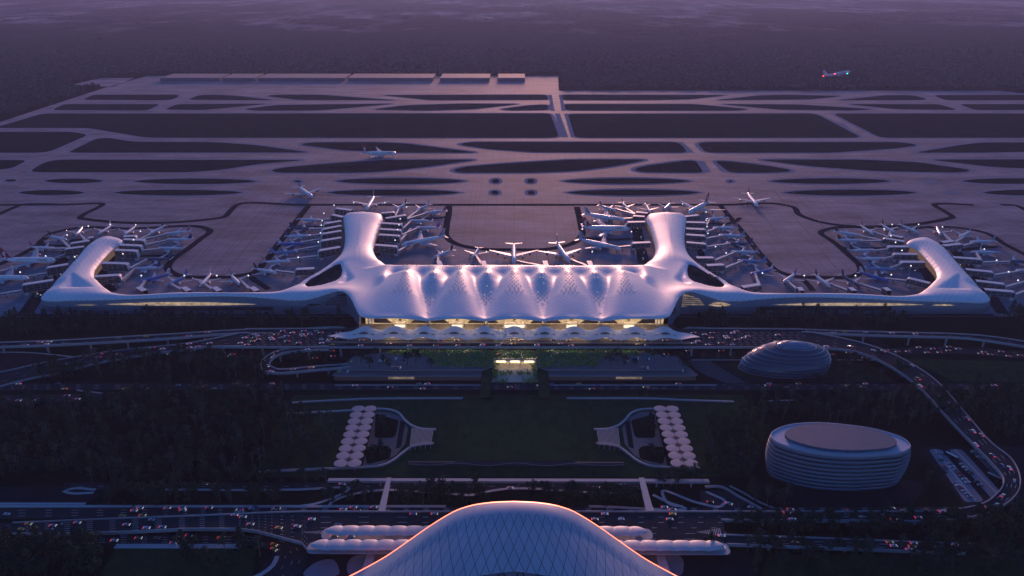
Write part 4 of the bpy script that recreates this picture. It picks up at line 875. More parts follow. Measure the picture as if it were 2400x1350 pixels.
PL = [  # nose x, y, tail x, y (photo pixels), type, fuselage, tail, place
 (130,611,23,607,'super','white','red','at the left outer pier'), (68,651,-70,645,'wide','white','white','cut off by the left edge'), (130,582,65,577,'narrow','white','pink','at the left outer pier'), (157,562,112,551,'narrow','white','black','at the left outer pier'),
 (177,552,191,533,'narrow','white','black','behind the left outer pier'), (230,549,256,530,'narrow','white','white','behind the left outer pier'), (290,551,313,532,'narrow','white','black','behind the left outer pier'), (347,550,375,533,'narrow','white','green','behind the left outer pier'), (382,549,437,541,'narrow','white','pink','at the left outer pier'),
 (390,561,447,559,'narrow','white','dark blue','at the left outer pier'), (368,582,425,580,'narrow','white','red and white','at the left outer pier'), (337,608,397,605,'narrow','navy','navy','at the left outer pier'), (308,630,380,625,'narrow','white','dark blue','at the left outer pier'),
 (327,661,388,643,'narrow','blue','white','behind the left wing'), (390,671,428,648,'narrow','light blue','light blue','behind the left wing'), (468,671,488,647,'narrow','white','white','behind the left wing'), (562,667,543,645,'narrow','white','black','behind the left wing'), (650,640,600,628,'narrow','white','black','beside the left courtyard arm'),
 (683,612,623,612,'narrow','white','red and white','left of the left inner pier'), (700,590,640,590,'narrow','light blue','light blue','left of the left inner pier'), (715,571,657,570,'narrow','blue','white','left of the left inner pier'), (730,552,670,552,'narrow','white','navy','left of the left inner pier'), (737,536,692,532,'narrow','navy','navy','left of the left inner pier'), (753,516,703,512,'narrow','white','red','left of the left inner pier'),
 (732,462,703,438,'jumbo','white','blue','taxiing on open concrete'), (859,491,872,466,'wide','white','white','peeking over the left inner pier tip'), (926,492,950,476,'narrow','white','green','right of the left inner pier'), (972,494,1004,479,'narrow','white','silver','right of the left inner pier'), (992,499,1037,493,'narrow','white','pink','right of the left inner pier'),
 (957,517,1010,516,'narrow','white','black','right of the left inner pier'), (973,533,1026,532,'narrow','white','violet','right of the left inner pier'), (940,573,1028,553,'wide','white','flag','right of the left inner pier'), (1015,604,1053,587,'narrow','white','black','behind the main hall'), (1107,604,1120,583,'narrow','white','white','behind the main hall'),
 (1205,617,1204,572,'jumbo','white','white','nosed in at the middle of the main hall'), (1335,614,1305,567,'jumbo','white','white','behind the main hall with its tail leaning left'), (1456,583,1366,559,'wide','white','flag','near the foot of the right inner pier'), (1475,537,1379,532,'super','white','red','left of the right inner pier'), (1466,515,1379,499,'wide','white','flag','left of the right inner pier, upper row'),
 (1445,494,1407,480,'narrow','white','pink','behind the right inner pier'), (1475,491,1460,476,'narrow','white','black','behind the right inner pier'), (1524,498,1517,483,'narrow','white','red','behind the right inner pier'), (1557,491,1572,475,'narrow','white','pink','behind the right inner pier'), (1613,500,1651,477,'super','white','red','beside the tip of the right inner pier'),
 (1775,482,1756,455,'wide','white','black','taxiing on open concrete'), (1653,514,1705,508,'narrow','white','dark blue','right of the right inner pier'), (1669,534,1723,532,'narrow','white','red and white','right of the right inner pier'), (1683,551,1739,551,'narrow','white','grey','right of the right inner pier'), (1699,570,1756,569,'narrow','navy','navy','right of the right inner pier'), (1712,590,1769,589,'narrow','white','red and white','right of the right inner pier'),
 (1727,611,1787,611,'narrow','light blue','light blue','right of the right inner pier'), (1757,643,1811,630,'narrow','blue','white','beside the right courtyard arm'), (1835,662,1857,645,'narrow','white','dark blue','behind the right wing'), (1945,672,1923,652,'narrow','white','black','behind the right wing'), (2017,672,1985,650,'narrow','purple','purple','behind the right wing'), (2083,659,2027,640,'narrow','blue','white','beside the right outer pier'),
 (2100,632,2035,627,'narrow','light blue','light blue','beside the right outer pier'), (2075,606,2017,604,'narrow','white','red and white','beside the right outer pier'), (2052,586,1992,585,'narrow','white','black','beside the right outer pier'), (2025,564,1963,560,'narrow','white','black','beside the right outer pier'), (2020,552,1965,542,'narrow','white','black','behind the right outer pier'),
 (2047,549,2025,532,'narrow','white','pink','behind the right outer pier'), (2097,546,2080,533,'narrow','white','green','behind the right outer pier'), (2153,546,2133,535,'narrow','white','grey','behind the right outer pier'), (2205,551,2198,535,'narrow','white','red','behind the right outer pier'), (2248,556,2270,543,'narrow','white','white','behind the right outer pier'),
 (2272,567,2330,563,'narrow','white','grey','right of the right outer pier'), (2275,591,2335,589,'narrow','white','violet','right of the right outer pier'), (2350,612,2412,611,'narrow','navy','navy','right of the right outer pier'), (2380,633,2445,632,'narrow','white','red','right of the right outer pier'), (929,360,862,357,'super','white','red','taxiing between the far grass islands')]
def text_on(word, x, y, z, size, side, m, parent):
    c = bpy.data.curves.new('lettering', 'FONT'); c.body = word; c.size = size; c.extrude = .01; c.align_x = 'CENTER'; c.align_y = 'CENTER'; c.materials.append(m)
    t = bpy.data.objects.new('lettering_curve', c); COL.objects.link(t); me = bpy.data.meshes.new_from_object(t.evaluated_get(bpy.context.evaluated_depsgraph_get())); bpy.data.objects.remove(t)
    o = link('lettering', me, parent); o.location = (x, side*y, z); o.rotation_euler = (PI/2, 0, 0 if side < 0 else PI)
def build_plane(loc, rz, ty, fus, tail, pitch=0.0):
    T = TYPES[ty]; r = empty('airliner', loc, rz); r.rotation_euler = (0, pitch, rz)
    for nm, me, role in T['parts']:
        o = link(nm, me, r)
        def slot(i, m): o.material_slots[i].link = 'OBJECT'; o.material_slots[i].material = m
        if role == 'body':
            slot(0, LM['bright white' if (fus == 'white' and ty in ('wide', 'super')) else fus])
            if ty == 'jumbo': pass
        elif role == 'tail': slot(0, LM['white'] if tail == 'flag' else LM[tail] if nm == 'tail_fin' else LM['white'])
        elif role == 'engine' and fus in ('navy', 'blue'): slot(0, LM['bright white' if (fus == 'white' and ty in ('wide', 'super')) else fus])
        if nm == 'tail_fin':
            L = T['L']; xf, xb, xft, xbt, zt = T['fin']; z0 = T['zc']+T['rz']*.55
            q = lambda u, w: (-L*((xf+(xb-xf)*u)*(1-w)+(xft+(xbt-xft)*u)*w), z0+(zt-z0)*w)
            def decal(poly, m, nm2):
                for s in (-1, 1):
                    mb = MB(); mb.poly([(a, s*.36*(1-.55*((b-z0)/(zt-z0))), b) for a, b in poly]); mb.build(nm2, m, o)
            if tail == 'flag': decal([q(.12, .1), q(.42, .1), q(.62, .97), q(.38, .97)], LM['navy'], 'tail_stripe'); decal([q(.55, .08), q(.75, .08), q(.9, .5), q(.74, .5)], LM['red'], 'tail_stripe')
            elif tail == 'red' and ty == 'super': decal([q(.05, .58), q(.32, .66), q(.52, .6), q(.72, .42), q(.9, .40), q(.72, .34), q(.62, .22), q(.78, .05), q(.66, .06), q(.5, .24), q(.42, .40), q(.25, .52)], LM['white'], 'tail_emblem')
            elif tail in ('white', 'red and white') and ty != 'wide': decal([q(.35, .45), q(.6, .45), q(.7, .72), q(.5, .78)], LM['red'], 'tail_emblem')
    return r
PLO = []
for (nx, ny, tx, ty_, ty, fus, tail, place) in PL:
    n = P(nx, ny, 3.5 if ty == 'narrow' else 5.5); t = P(tx, ty_, 5 if ty == 'narrow' else 8); h = math.atan2(n.y-t.y, n.x-t.x)
    r = build_plane((n.x, n.y, .02), h, ty, fus, tail); PLO.append((r, ty))
    L = TYPES[ty]['L']
    if tail == 'flag':
        sd = -1 if nx > tx else 1; T = TYPES[ty]; text_on('AIR FRANCE', -L*.19, T['r']*.93+.12, T['zc']+1.1, 2.1, sd, LM['navy'], r)
    if ty == 'super':
        sd = -1 if nx > tx else 1; T = TYPES[ty]; text_on('QANTAS', -L*.20, T['r']*.95+.12, T['zc']+1.2, 2.6, sd, LM['black'], r)
        k = MB(); k.add([(-L*.80, s*T['r']*.80, T['zc']+T['rz']*.25) for s in (1,)]+[(-L*.86, T['r']*.60, T['zc']+T['rz']*.4), (-L*.90, T['r']*.5, T['zc']+T['rz']*.8), (-L*.79, T['r']*.1, T['zc']+T['rz']*1.02), (-L*.74, T['r']*.55, T['zc']+T['rz']*.8)], [(0, 1, 2, 3, 4)])
        k.add([(x, -y, z) for x, y, z in k.v], [(4, 3, 2, 1, 0)]); k.build('tail_paint', LM['red'], r)
    tn = 'tricolour fin,' if tail == 'flag' else f'{tail} fin,'
    tagq(r, f'{SIZEW[ty]} {fus} jet, {tn} {place}', 'airliner', 'airliners on the apron')
# the jet that has just taken off
pn = PD(1993, 173, 1560); pt = PD(1931, 185, 1600); d = pn-pt
r = build_plane(tuple(pn), math.atan2(d.y, d.x), 'narrow', 'white', 'white', -math.atan2(d.z, math.hypot(d.x, d.y))); r.scale = (d.length/38,)*3; 
for p, m, n_ in (((-15, -17.6, 4.4), M_NAVR, 'navigation_light'), ((-36, -6.3, 4.4), M_NAVR, 'navigation_light'), ((-4, 0, 1.4), M_NAVG, 'navigation_light')): mb = MB(); mb.box(p, (1.1, 1.1, 1.1)); mb.build(n_, m, r)
tag(r, 'white airliner climbing just after take-off above the dark forest', 'airliner', 'airliners in the air')
# ---------------------------------------------------------------- gate pavilions, jet bridges
M_GROOF = mat('gate_roof_white', (.66, .67, .70), .5, var=.06, scale=.2); M_GGLASS = mat('gate_glazing', (.035, .038, .045), .15, spec=.7); M_GFRAME = mat('gate_frame_white', (.40, .40, .43), .5); M_CORE = mat('stair_core_panel', (.62, .60, .58), .6)
M_BRG = mat('bridge_corridor_metal', (.45, .46, .49), .45, var=.08, scale=.3); M_BGL = mat('bridge_glass', (.10, .11, .14), .2, spec=.7)
def pavilion(a, b, ztop, lab, grp):
    d = Vector((b.x-a.x, b.y-a.y, 0)); L = d.length; rz = math.atan2(d.y, d.x); r = empty('gate_pavilion', (a.x, a.y, 0), rz); w = 6.2; z0 = 4.2; R = 2.6
    prof = [(0, ztop)]+[(L-R+R*math.sin(k*PI/8), ztop-R+R*math.cos(k*PI/8)) for k in range(5)]+[(L, z0+.6)]
    mb = MB(); mb.loft([[(x, -w/2, z), (x, w/2, z)] for x, z in prof], False); mb.loft([[(x, s*w/2, z), (x, s*w/2, z-.7)] for x, z in prof for s in (-1,)], False); mb.loft([[(x, w/2, z-.7), (x, w/2, z)] for x, z in prof], False); mb.build('roof', M_GROOF, r, False)
    mb = MB()
    for s in (-1, 1): mb.add([(0, s*(w/2-.25), z0), (L-.4, s*(w/2-.25), z0), (L-.4, s*(w/2-.25), ztop-R), (L-R, s*(w/2-.25), ztop-.5), (0, s*(w/2-.25), ztop-.5)], [(0, 1, 2, 3, 4)])
    mb.build('glazing', M_GGLASS, r)
    mb = MB(); mb.box((L/2, 0, z0-.25), (L, w, .5))
    for s in (-1, 1):
        for k in range(1, 4): mb.box((L/2, s*(w/2-.1), z0+(ztop-z0)*k/4), (L-.5, .16, .2))
        for k in range(int(L/7)+1): mb.box((k*7+.2, s*(w/2-.1), (z0+ztop)/2), (.25, .16, ztop-z0-1))
    mb.beam((1, -w/2+.05, z0), (L-1, -w/2+.05, ztop-1), .2, .3); mb.build('frame', M_GFRAME, r)
    mb = MB(); mb.box((L-3, -.2, z0/2), (3.6, 4.2, z0)); mb.build('stair_core', M_CORE, r)
    for x in (L*.25, L*.6): mb = MB(); mb.box((x, 0, z0/2-.2), (.8, 3.6, z0-.4)); mb.build('leg', M_GFRAME, r)
    tagq(r, lab, 'gate pavilion', grp); return b
def bridge(p, q, lab, zq=4.0):
    p = Vector((p.x, p.y, 5.6)); q = Vector((q[0], q[1], zq)); d = q-p; L = math.hypot(d.x, d.y); rz = math.atan2(d.y, d.x)
    if L < 5: return
    r = empty('jet_bridge', (p.x, p.y, 0), rz); e = lambda t, dz=0: (L*t, 0, p.z+(q.z-p.z)*t+dz)
    mb = MB(); mb.beam(e(0), e(.55), 3.3, 3.2); mb.beam(e(.5, -.1), e(1, -.1), 2.8, 2.7); mb.build('corridor', M_BRG, r)
    mb = MB()
    for s in (-1, 1): mb.beam(tuple(Vector(e(.03))+Vector((0, s*1.68, .1))), tuple(Vector(e(.5))+Vector((0, s*1.68, .1))), .06, 1.3); mb.beam(tuple(Vector(e(.56))+Vector((0, s*1.43, 0))), tuple(Vector(e(.97))+Vector((0, s*1.43, 0))), .06, 1.1)
    mb.build('side_window', M_BGL, r)
    mb = MB(); mb.tube([(L, 0, q.z-1.7), (L, 0, q.z+1.6)], [2.1, 2.1], 10); mb.build('cab', M_GFRAME, r)
    mb = MB(); mb.tube([(0, 0, 0), (0, 0, p.z+1.9)], [1.0, 1.9], 10); mb.build('rotunda', M_GFRAME, r)
    for t in (.62,):
        for s in (-1, 1): mb = MB(); mb.box((L*t, s*1.5, 2.0), (.45, .35, 4.0)); mb.box((L*t, s*1.5, .5), (1.3, .5, 1.0)); mb.build('leg', M_BGL, r)
    tagq(r, lab, 'jet bridge', 'jet bridges')
GATES = [('left outer pier', 14, [((290,560),(340,562),[9]), ((280,573),(332,575),[10]), ((270,585),(322,587),[]), ((240,615),(300,617),[11]), ((290,553),(320,552),[7,8]), ((222,647),(283,643),[12]), ((210,563),(163,570),[2,3]), ((197,577),(150,583),[0]), ((160,618),(107,627),[1]), ((125,655),(50,667),[(-12,692)]), ((220,555),(203,557),[4])]),
 ('left inner pier', 14, [((797,578),(745,587),[18]), ((800,556),(750,564),[19]), ((800,540),(752,548),[20]), ((800,528),(754,537),[21]), ((800,517),(758,524),[22]), ((805,508),(777,502),[23]), ((825,492),(785,487),[]), ((904,511),(952,503),[28,27]), ((894,522),(943,525),[29]), ((890,536),(941,539),[30]), ((888,549),(938,552),[(962,538)]), ((879,573),(932,577),[31]), ((893,499),(925,496),[26])]),
 ('left courtyard arm', 12, [((737,628),(691,630),[17])]), ('right courtyard arm', 12, [((1656,621),(1699,619),[50]), ((1739,672),(1783,665),[51])]),
 ('right inner pier', 11, [((1511,507),(1483,505),[38]), ((1512,519),(1469,520),[37]), ((1524,567),(1480,569),[36]), ((1518,499),(1490,496),[39,40]), ((1604,507),(1639,503),[43]), ((1605,520),(1656,521),[45]), ((1608,535),(1655,537),[46]), ((1608,549),(1655,552),[47]), ((1609,567),(1657,571),[48]), ((1632,603),(1675,603),[49])]),
 ('right outer pier', 11, [((2120,565),(2070,557),[59,60]), ((2130,577),(2080,577),[58]), ((2150,595),(2093,594),[57]), ((2167,613),(2110,613),[56]), ((2180,663),(2127,650),[55]), ((2117,556),(2085,549),[61,62]), ((2207,567),(2237,563),[64,65]), ((2210,575),(2255,570),[66]), ((2233,602),(2303,607),[67,68]), ((2263,630),(2330,637),[69]), ((2287,657),(2357,665),[(2420,655)]), ((2307,677),(2380,683),[(2430,672)])]),
 ('main hall', 15, [((1032,622),(1028,610),[32]), ((1136,622),(1132,610),[33]), ((1280,622),(1277,610),[34]), ((1385,622),(1380,610),[35])]),
 ('wing', 12, [((340,681),(322,671),[13]), ((443,681),(428,671),[14]), ((515,681),(500,671),[15]), ((603,681),(588,671),[16]), ((1880,681),(1872,671),[52]), ((2003,681),(1992,672),[53]), ((2085,681),(2072,672),[54])])]
for pier, zt, gs in GATES:
    for (a, b, tg) in gs:
        A, B = P(*a, zt), P(*b, zt)
        pavilion(A, B, zt, f'glazed white-roofed gate pavilion on the {pier}', f'gate pavilions of the {pier}')
        for t in tg:
            if isinstance(t, tuple): q = P(*t, 4); q = (q.x, q.y)
            else:
                o, ty = PLO[t]; L = TYPES[ty]['L']; R_ = TYPES[ty]['r']; h = o.rotation_euler.z; side = 1
                q0 = [(o.location.x-L*.13*math.cos(h)-s*(R_+2.2)*math.sin(h), o.location.y-L*.13*math.sin(h)+s*(R_+2.2)*math.cos(h)) for s in (1, -1)]
                q = min(q0, key=lambda c: (c[0]-B.x)**2+(c[1]-B.y)**2)
            bridge(B, q, f'grey jet bridge reaching from the {pier}')
# ---------------------------------------------------------------- apron light masts
M_MAST = mat('mast_galvanised', (.32, .33, .35), .5); M_LAMP = nosample(mat('mast_floodlight', (.9, .9, .9), .4, emit=(1, .97, .93), estr=.45))
LAMPS = [('left outer pier', [(207,530),(258,526),(318,527),(329,542),(157,551),(107,600),(47,638),(288,595),(313,562),(175,602)]), ('left wing', [(331,646),(432,646),(508,646),(582,646)]), ('left inner pier', [(699,603),(746,567),(751,546),(753,528),(755,517),(759,500),(783,481),(829,475),(902,475),(953,485),(938,513),(935,527),(932,538),(926,563)]),
 ('main hall', [(1037,590),(1140,590),(1285,590),(1388,590)]), ('right inner pier', [(1470,496),(1512,477),(1480,543),(1600,478),(1655,497),(1655,516),(1657,531),(1659,547),(1677,578),(1702,593)]), ('right wing', [(1787,640),(1885,646),(2005,646)]), ('right outer pier', [(2072,536),(2091,526),(2153,526),(2209,532),(2088,553),(2099,568),(2114,587),(2135,623),(2089,644),(2307,584),(2336,610),(2364,637),(2386,657)])]
mp_ = MB(); mp_.tube([(0, 0, 0), (0, 0, 22)], [.30, .18], 6); MASTP = mp_.mesh('pole', M_MAST)
mh = MB(); mh.tube([(0, 0, 21.6), (0, 0, 22.1), (0, 0, 23.0)], [.9, .85, .3], 10); MASTH = mh.mesh('lamp_head', M_LAMP)
for pier, ls in LAMPS:
    for (x, y) in ls:
        p = P(x, y, 22); r = empty('light_mast', (p.x, p.y, 0)); link('pole', MASTP, r); link('lamp_head', MASTH, r)
        tagq(r, f'slim bright-lamped mast near the {pier}', 'light mast', 'apron light masts')
# ---------------------------------------------------------------- service vehicles
VAN = car_body(6.0, 2.2, 2.6, True)
for s in (-1, 1): VAN.box((3.04, s*.75, .8), (.14, .5, .3), 0, 3)
VANM = VAN.mesh('van', [PAINT['white'], M_CGLASS, M_TYRE, M_HEAD])
for (x, y, rz, c, pl) in ((90,695,1.1,'white','beside the left outer pier'), (175,602,.9,'white','beside the left outer pier'), (265,634,.9,'white','beside the left outer pier'), (137,646,.9,'white','beside the left outer pier'), (284,600,1.5,'yellow','beside the left outer pier'), (272,622,.6,'white','beside the left outer pier'), (82,690,.2,'yellow','beside the left outer pier'),
        (1502,559,1.4,'white','left of the right inner pier'), (1509,594,1.4,'white','left of the right inner pier'), (1507,609,1.5,'white','left of the right inner pier'), (1490,537,.3,'yellow','left of the right inner pier'), (1491,546,1.2,'red','left of the right inner pier'), (2128,608,2.4,'white','beside the right outer pier'), (2143,625,.5,'white','beside the right outer pier'), (2106,590,2.2,'yellow','beside the right outer pier'), (2150,637,2.2,'blue','beside the right outer pier'), (2335,668,2.2,'white','beside the right outer pier'), (2256,624,2.2,'yellow','beside the right outer pier')):
    p = P(x, y); o = link('service_van', VANM); o.location = (p.x, p.y, .2); o.rotation_euler = (0, 0, rz); set_paint(o, c); tagq(o, f'{c} service van {pl}', 'van', 'service vehicles')
# ---------------------------------------------------------------- scalloped forecourt canopy
M_CANOPY = mat('canopy_membrane', (.84, .80, .78), .55, var=.05, scale=.3)
_nt = M_CANOPY.node_tree; _mx = _nt.nodes.new('ShaderNodeMixShader'); _tr = _nt.nodes.new('ShaderNodeBsdfTranslucent'); _tr.inputs['Color'].default_value = (.8, .74, .66, 1); _mx.inputs['Fac'].default_value = .2
_nt.links.new(_nt.nodes['Principled BSDF'].outputs[0], _mx.inputs[1]); _nt.links.new(_tr.outputs[0], _mx.inputs[2]); _nt.links.new(_mx.outputs[0], _nt.nodes['Material Output'].inputs['Surface'])
M_OPEN = mat('canopy_opening_timber', (.20, .12, .055), .6)
CB = 30.6; M_LBAR = mat('canopy_glow_bar_emitter', (.8, .75, .65), .5, emit=(1, .76, .48), estr=1.5)
yb0, yf0 = P(1207, 769, 21).y, P(1207, 794, 18).y
def can_pt(u, s):
    e = max(0, (abs(u)-5.0)/1.15); k = min(e, 1)**1.6; s0, s1 = .60*k, 1-.22*k; ss_ = s0+(s1-s0)*s
    c = math.cos(2*PI*u)*(1-.75*k); y = yb0+(yf0-yb0)*ss_
    z = 18.4+(2.7*c+2.7)*(1-ss_)**1.5+(1.5*c)*max(0, ss_-.35)**1.0*1.4-1.1*math.sin(PI*ss_)*.6-2.0*k*(1-s)
    return (u*CB, y+(-2.0*c)*(1-ss_)*.5, z)
canopy = empty('forecourt_canopy', (0, 0, 0))
mb = MB(); U = np.linspace(-6.1, 6.1, 490); mb.loft([[can_pt(u, s) for s in np.linspace(0, 1, 17)] for u in U], False)
mb.loft([[can_pt(u, s), tuple(Vector(can_pt(u, s))-Vector((0, 0, .6)))] for u in U for s in (1,)], False)
cs = mb.build('roof', M_CANOPY, canopy, True)
for k in range(-5, 6):
    for (du, w, h) in ((0, .17, .15), (-.30, .07, .05), (.30, .07, .05)):
        mb = MB(); n = 16; c = []; 
        for j in range(n):
            a = 2*PI*j/n; x = math.cos(a); y = math.sin(a); y = y*(1 if y > 0 else .45)*(1-abs(x)**2*.3); c.append(tuple(Vector(can_pt(k+du+w*x, .56-h*y))+Vector((0, 0, .35))))
        cc = Vector(can_pt(k+du, .56))+Vector((0, 0, .4)); mb.add([tuple(cc)]+c, [(0, 1+j, 1+(j+1) % n) for j in range(n)]); mb.build('roof_opening', M_OPEN, canopy)
for k in range(-6, 6):
    for s in (.93,):
        p = can_pt(k+.5, s); mb = MB(); mb.tube([(p[0], p[1], ZD), (p[0], p[1], p[2])], [.4, .3], 8); mb.build('column', M_STEEL, canopy)
tag(canopy, 'long scalloped pale canopy with eleven humps over the forecourt lanes', 'canopy')
for k in range(-5, 6):
    mb = MB(); mb.box(((k+.5)*CB*.9 if k < 5 else 0, (yb0+yf0)/2-1, 15.2), (14, .5, .3)); o = mb.build('canopy_glow_bar', M_LBAR); tagq(o, 'added warm glow bar hidden under the scalloped canopy', 'lamp', 'added glow bars under the scalloped canopy')  # added emitters that brighten the canopy membrane from below
# ---------------------------------------------------------------- planted terraces under the deck
M_TPAVE = m_concrete('terrace_cobbles', (.20, .19, .20), (.30, .28, .29), .9, .8, .2); M_TGLASS = mat('terrace_glass_front', (.06, .075, .10), .12, spec=.8, emit=(1, .8, .5), estr=.003)
terr = empty('terrace_building', (0, 600, 0)); TT = lambda p: (p[0], p[1]-600, p[2])
def tprism(mb, px, z0, z1, zp=None, mi=0, mt=None):
    w = [tuple(P(x, y, zp if zp else z1)[:2]) for x, y in px]; mb.prism([(a, b-600) for a, b in w], z0, z1, mi, mt)
CX = 1207
def mir(px): return [(2*CX-x, y) for x, y in px]
for f in (lambda q: q, mir):
    mb = MB(); tprism(mb, f([(778,878.3),(790,881),(1132,881),(1132,850),(812,850)]), 5.0, 5.6, None, 0, 1); mb.build('lower_terrace', [M_CONC, M_TPAVE], terr)
    mb = MB(); tprism(mb, f([(804,856),(828,836),(900,826),(1156,826),(1156,858),(1132,867),(817,867.3)]), 7.0, 7.7, None, 0, 1); mb.build('upper_terrace', [M_CONC, M_TPAVE], terr)
    mb = MB(); tprism(mb, f([(783,878.5),(794,880),(1131,880),(1131,866),(800,866)]), .1, 4.99, 5.6); mb.build('glass_front', M_TGLASS, terr)
    mb = MB(); tprism(mb, f([(905,862),(905,866.3),(1131,866.3),(1131,840),(905,840)]), 5.61, 6.99, 7.7); mb.build('glass_front', M_TGLASS, terr)
    mb = MB()
    for x0, x1 in ((783, 1131),):
        for k in range(16):
            p = P(f([(x0+(x1-x0)*k/15, 880)])[0][0], 880.6, 5.0); mb.box((p.x, p.y-600-.05, 2.5), (.3, .3, 4.9))
    mb.build('mullion', M_CONC, terr)
    for k in range(8):
        x = f([(822+k*14, 0)])[0][0]; p = P(x, 866.6, 7.0); mb = MB(); mb.box((p.x, p.y-600+.5, 6.3), (.4, .4, 1.4)); mb.build('column', M_CONC, terr)
    for x, w_ in ((940, 60), (1050, 90)):
        q = P(f([(x, 0)])[0][0], 880, 5.6); mb = MB(); mb.box((q.x, q.y-600-.35, 3.1), (w_/2.45, .2, 2.2)); mb.build('lit_panel', M_SLITDIM if x == 940 else M_TGLASS, terr)
tag(terr, 'two-level glass-fronted terrace building with planted roof below the forecourt deck', 'building')
# lit sunken court on the centre line
M_WARMP = mat('court_sandstone', (.52, .44, .33), .7, var=.2, scale=.35)
mb = MB(); mb.prism(pxpoly([(1158,846),(1256,846),(1270,896),(1144,896)], .1), .05, .3); struct(mb.build('sunken_court', M_WARMP))
court = empty('court_portal', (0, 600, 0)); pa, pb_ = P(1158, 843, 7.7), P(1256, 843, 7.7)
mb = MB(); mb.box(((pa.x+pb_.x)/2, pa.y-600, 7.2), (pb_.x-pa.x+6, 2.0, 1.2)); mb.build('lintel', M_CONC, court)
mb = MB(); mb.box(((pa.x+pb_.x)/2, pa.y-600+5, 3.7), (pb_.x-pa.x, .4, 5.8)); mb.build('rear_glazing', M_HALLGLASS, court)
M_CL = mat('court_lamp', (.8, .75, .6), .5, emit=(1, .74, .40), estr=5.0)
for k in range(3): mb = MB(); mb.box((pa.x+(pb_.x-pa.x)*(k+.5)/3, pa.y-600-1.6, 6.45), (9, .5, .3)); mb.build('lamp', M_CL, court)
for k in range(4): mb = MB(); mb.box((pa.x+(pb_.x-pa.x)*(k+.5)/4, pa.y-600+2, 3.4), (.8, .8, 6.4)); mb.build('column', M_CONC, court)
tag(court, 'brightly lit warm portal of the sunken court on the centre line', 'portal')
M_SHRUB = mat('shrub_leaves_painted_lit', (.12, .22, .05), .8, col2=(.28, .41, .10), scale=.8, spec=.1)  # leaf colour brightened in place of lamplight on the planting
def clumps(name, polys, z, n, size, m, seed, h=1.6):
    rr = np.random.default_rng(seed); mb = MB()
    for pl in polys:
        w = np.array([tuple(P(x, y, z)[:2]) for x, y in pl]); lo, hi = w.min(0), w.max(0); k = 0; A = abs(area([tuple(q) for q in w]))
        cnt = int(n*A/1000)
        while k < cnt:
            q = rr.uniform(lo, hi, (1, 2))
            if not inpoly([tuple(p) for p in w], q)[0]: continue
            k += 1; c = np.array([*q[0], z+rr.uniform(.2, h)]); r_ = size*rr.uniform(.6, 1.3); hh = r_*rr.uniform(.6, 1.1)
            for j in range(5):
                d = rr.normal(size=3); d /= np.linalg.norm(d); d2 = np.cross(d, rr.normal(size=3)); d2 /= np.linalg.norm(d2); o_ = c+rr.normal(size=3)*r_*.42
                mb.add([o_-d*r_*.6, o_+d2*r_*.35, o_+d*r_*.6, o_-d2*r_*.35], [(0, 1, 2, 3)])
    o = mb.build(name, m); struct(o, 'stuff'); return o
yd = P(1207, 814, ZD).y; M_SOF = mat('soffit_lamp_diffuser', (.8, .8, .7), .5, emit=(1, .86, .6), estr=34.0)
for k in range(-2, 3):
    mb = MB(); mb.box((k*52, yd+5.0, ZD-2.1), (34, .5, .25)); o = mb.build('soffit_lamp', M_SOF); tagq(o, 'lamp strip under the deck edge lighting the planted terrace', 'lamp', 'soffit lamps of the deck')
T_POLY = [(908,833),(908,823),(1506,823),(1506,833),(1412,836),(1398,859),(1266,862),(1258,843),(1156,843),(1148,862),(1016,859),(1002,836)]
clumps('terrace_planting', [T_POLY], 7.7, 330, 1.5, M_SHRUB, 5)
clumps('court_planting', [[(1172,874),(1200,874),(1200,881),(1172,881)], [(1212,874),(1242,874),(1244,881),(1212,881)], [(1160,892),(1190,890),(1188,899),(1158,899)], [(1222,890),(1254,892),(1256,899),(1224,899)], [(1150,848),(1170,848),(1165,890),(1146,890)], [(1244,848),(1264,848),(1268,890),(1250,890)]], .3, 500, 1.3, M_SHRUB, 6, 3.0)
# ---------------------------------------------------------------- lawns, green bridges, walls, gardens
M_LAWN = mat('lawn_grass', (.016, .034, .017), .95, col2=(.034, .062, .028), scale=.12, spec=.05, bump=.3)
M_LAWNE = mat('lawn_edge_concrete', (.05, .055, .06), .8)
lw = MB(); lw.poly([(*p, .035) for p in pxpoly([(690,925),(1740,925),(1800,1000),(1760,1118),(600,1118),(640,1000)])]); lw.poly([(*p, .035) for p in pxpoly([(1640,850),(2040,850),(2100,895),(1700,895)])]); lw.poly([(*p, .035) for p in pxpoly([(2120,840),(2480,850),(2480,895),(2240,895)])])
lw.poly([(*p, .035) for p in pxpoly([(270,1284),(600,1284),(590,1360),(230,1360)])]); lw.poly([(*p, .035) for p in pxpoly([(1800,1300),(2480,1300),(2480,1360),(1780,1360)])]); struct(lw.build('lawn', M_LAWN))
for (q, z) in (([(1030,950),(1384,950),(1394,1086),(1020,1086)], 1.5), ([(1054,946),(1360,946),(1370,1083),(1044,1083)], 3.0), ([(1078,940),(1336,940),(1348,1080),(1066,1080)], 4.4), ([(1060,1000),(1072,1000),(1068,1070),(1056,1070)], 3.6), ([(1342,1000),(1354,1000),(1358,1070),(1346,1070)], 3.6)):
    mb = MB(); mb.prism(pxpoly(q, z), .05, z, 1, 0); struct(mb.build('lawn_terrace', [M_LAWN, M_LAWNE]))
for q in ([(1131,858),(1155,858),(1150,930),(1124,930)], [(1259,858),(1283,858),(1290,930),(1264,930)]):
    mb = MB(); mb.prism(pxpoly(q, 6.2), 5.4, 6.2, 1, 0); o = mb.build('green_bridge', [M_LAWN, M_LAWNE]); tagq(o, 'grass covered bridge joining the lawn to the terraces over the highway', 'bridge', 'green bridges')
M_FASC = mat('violet_grey_facade', (.085, .08, .105), .4)
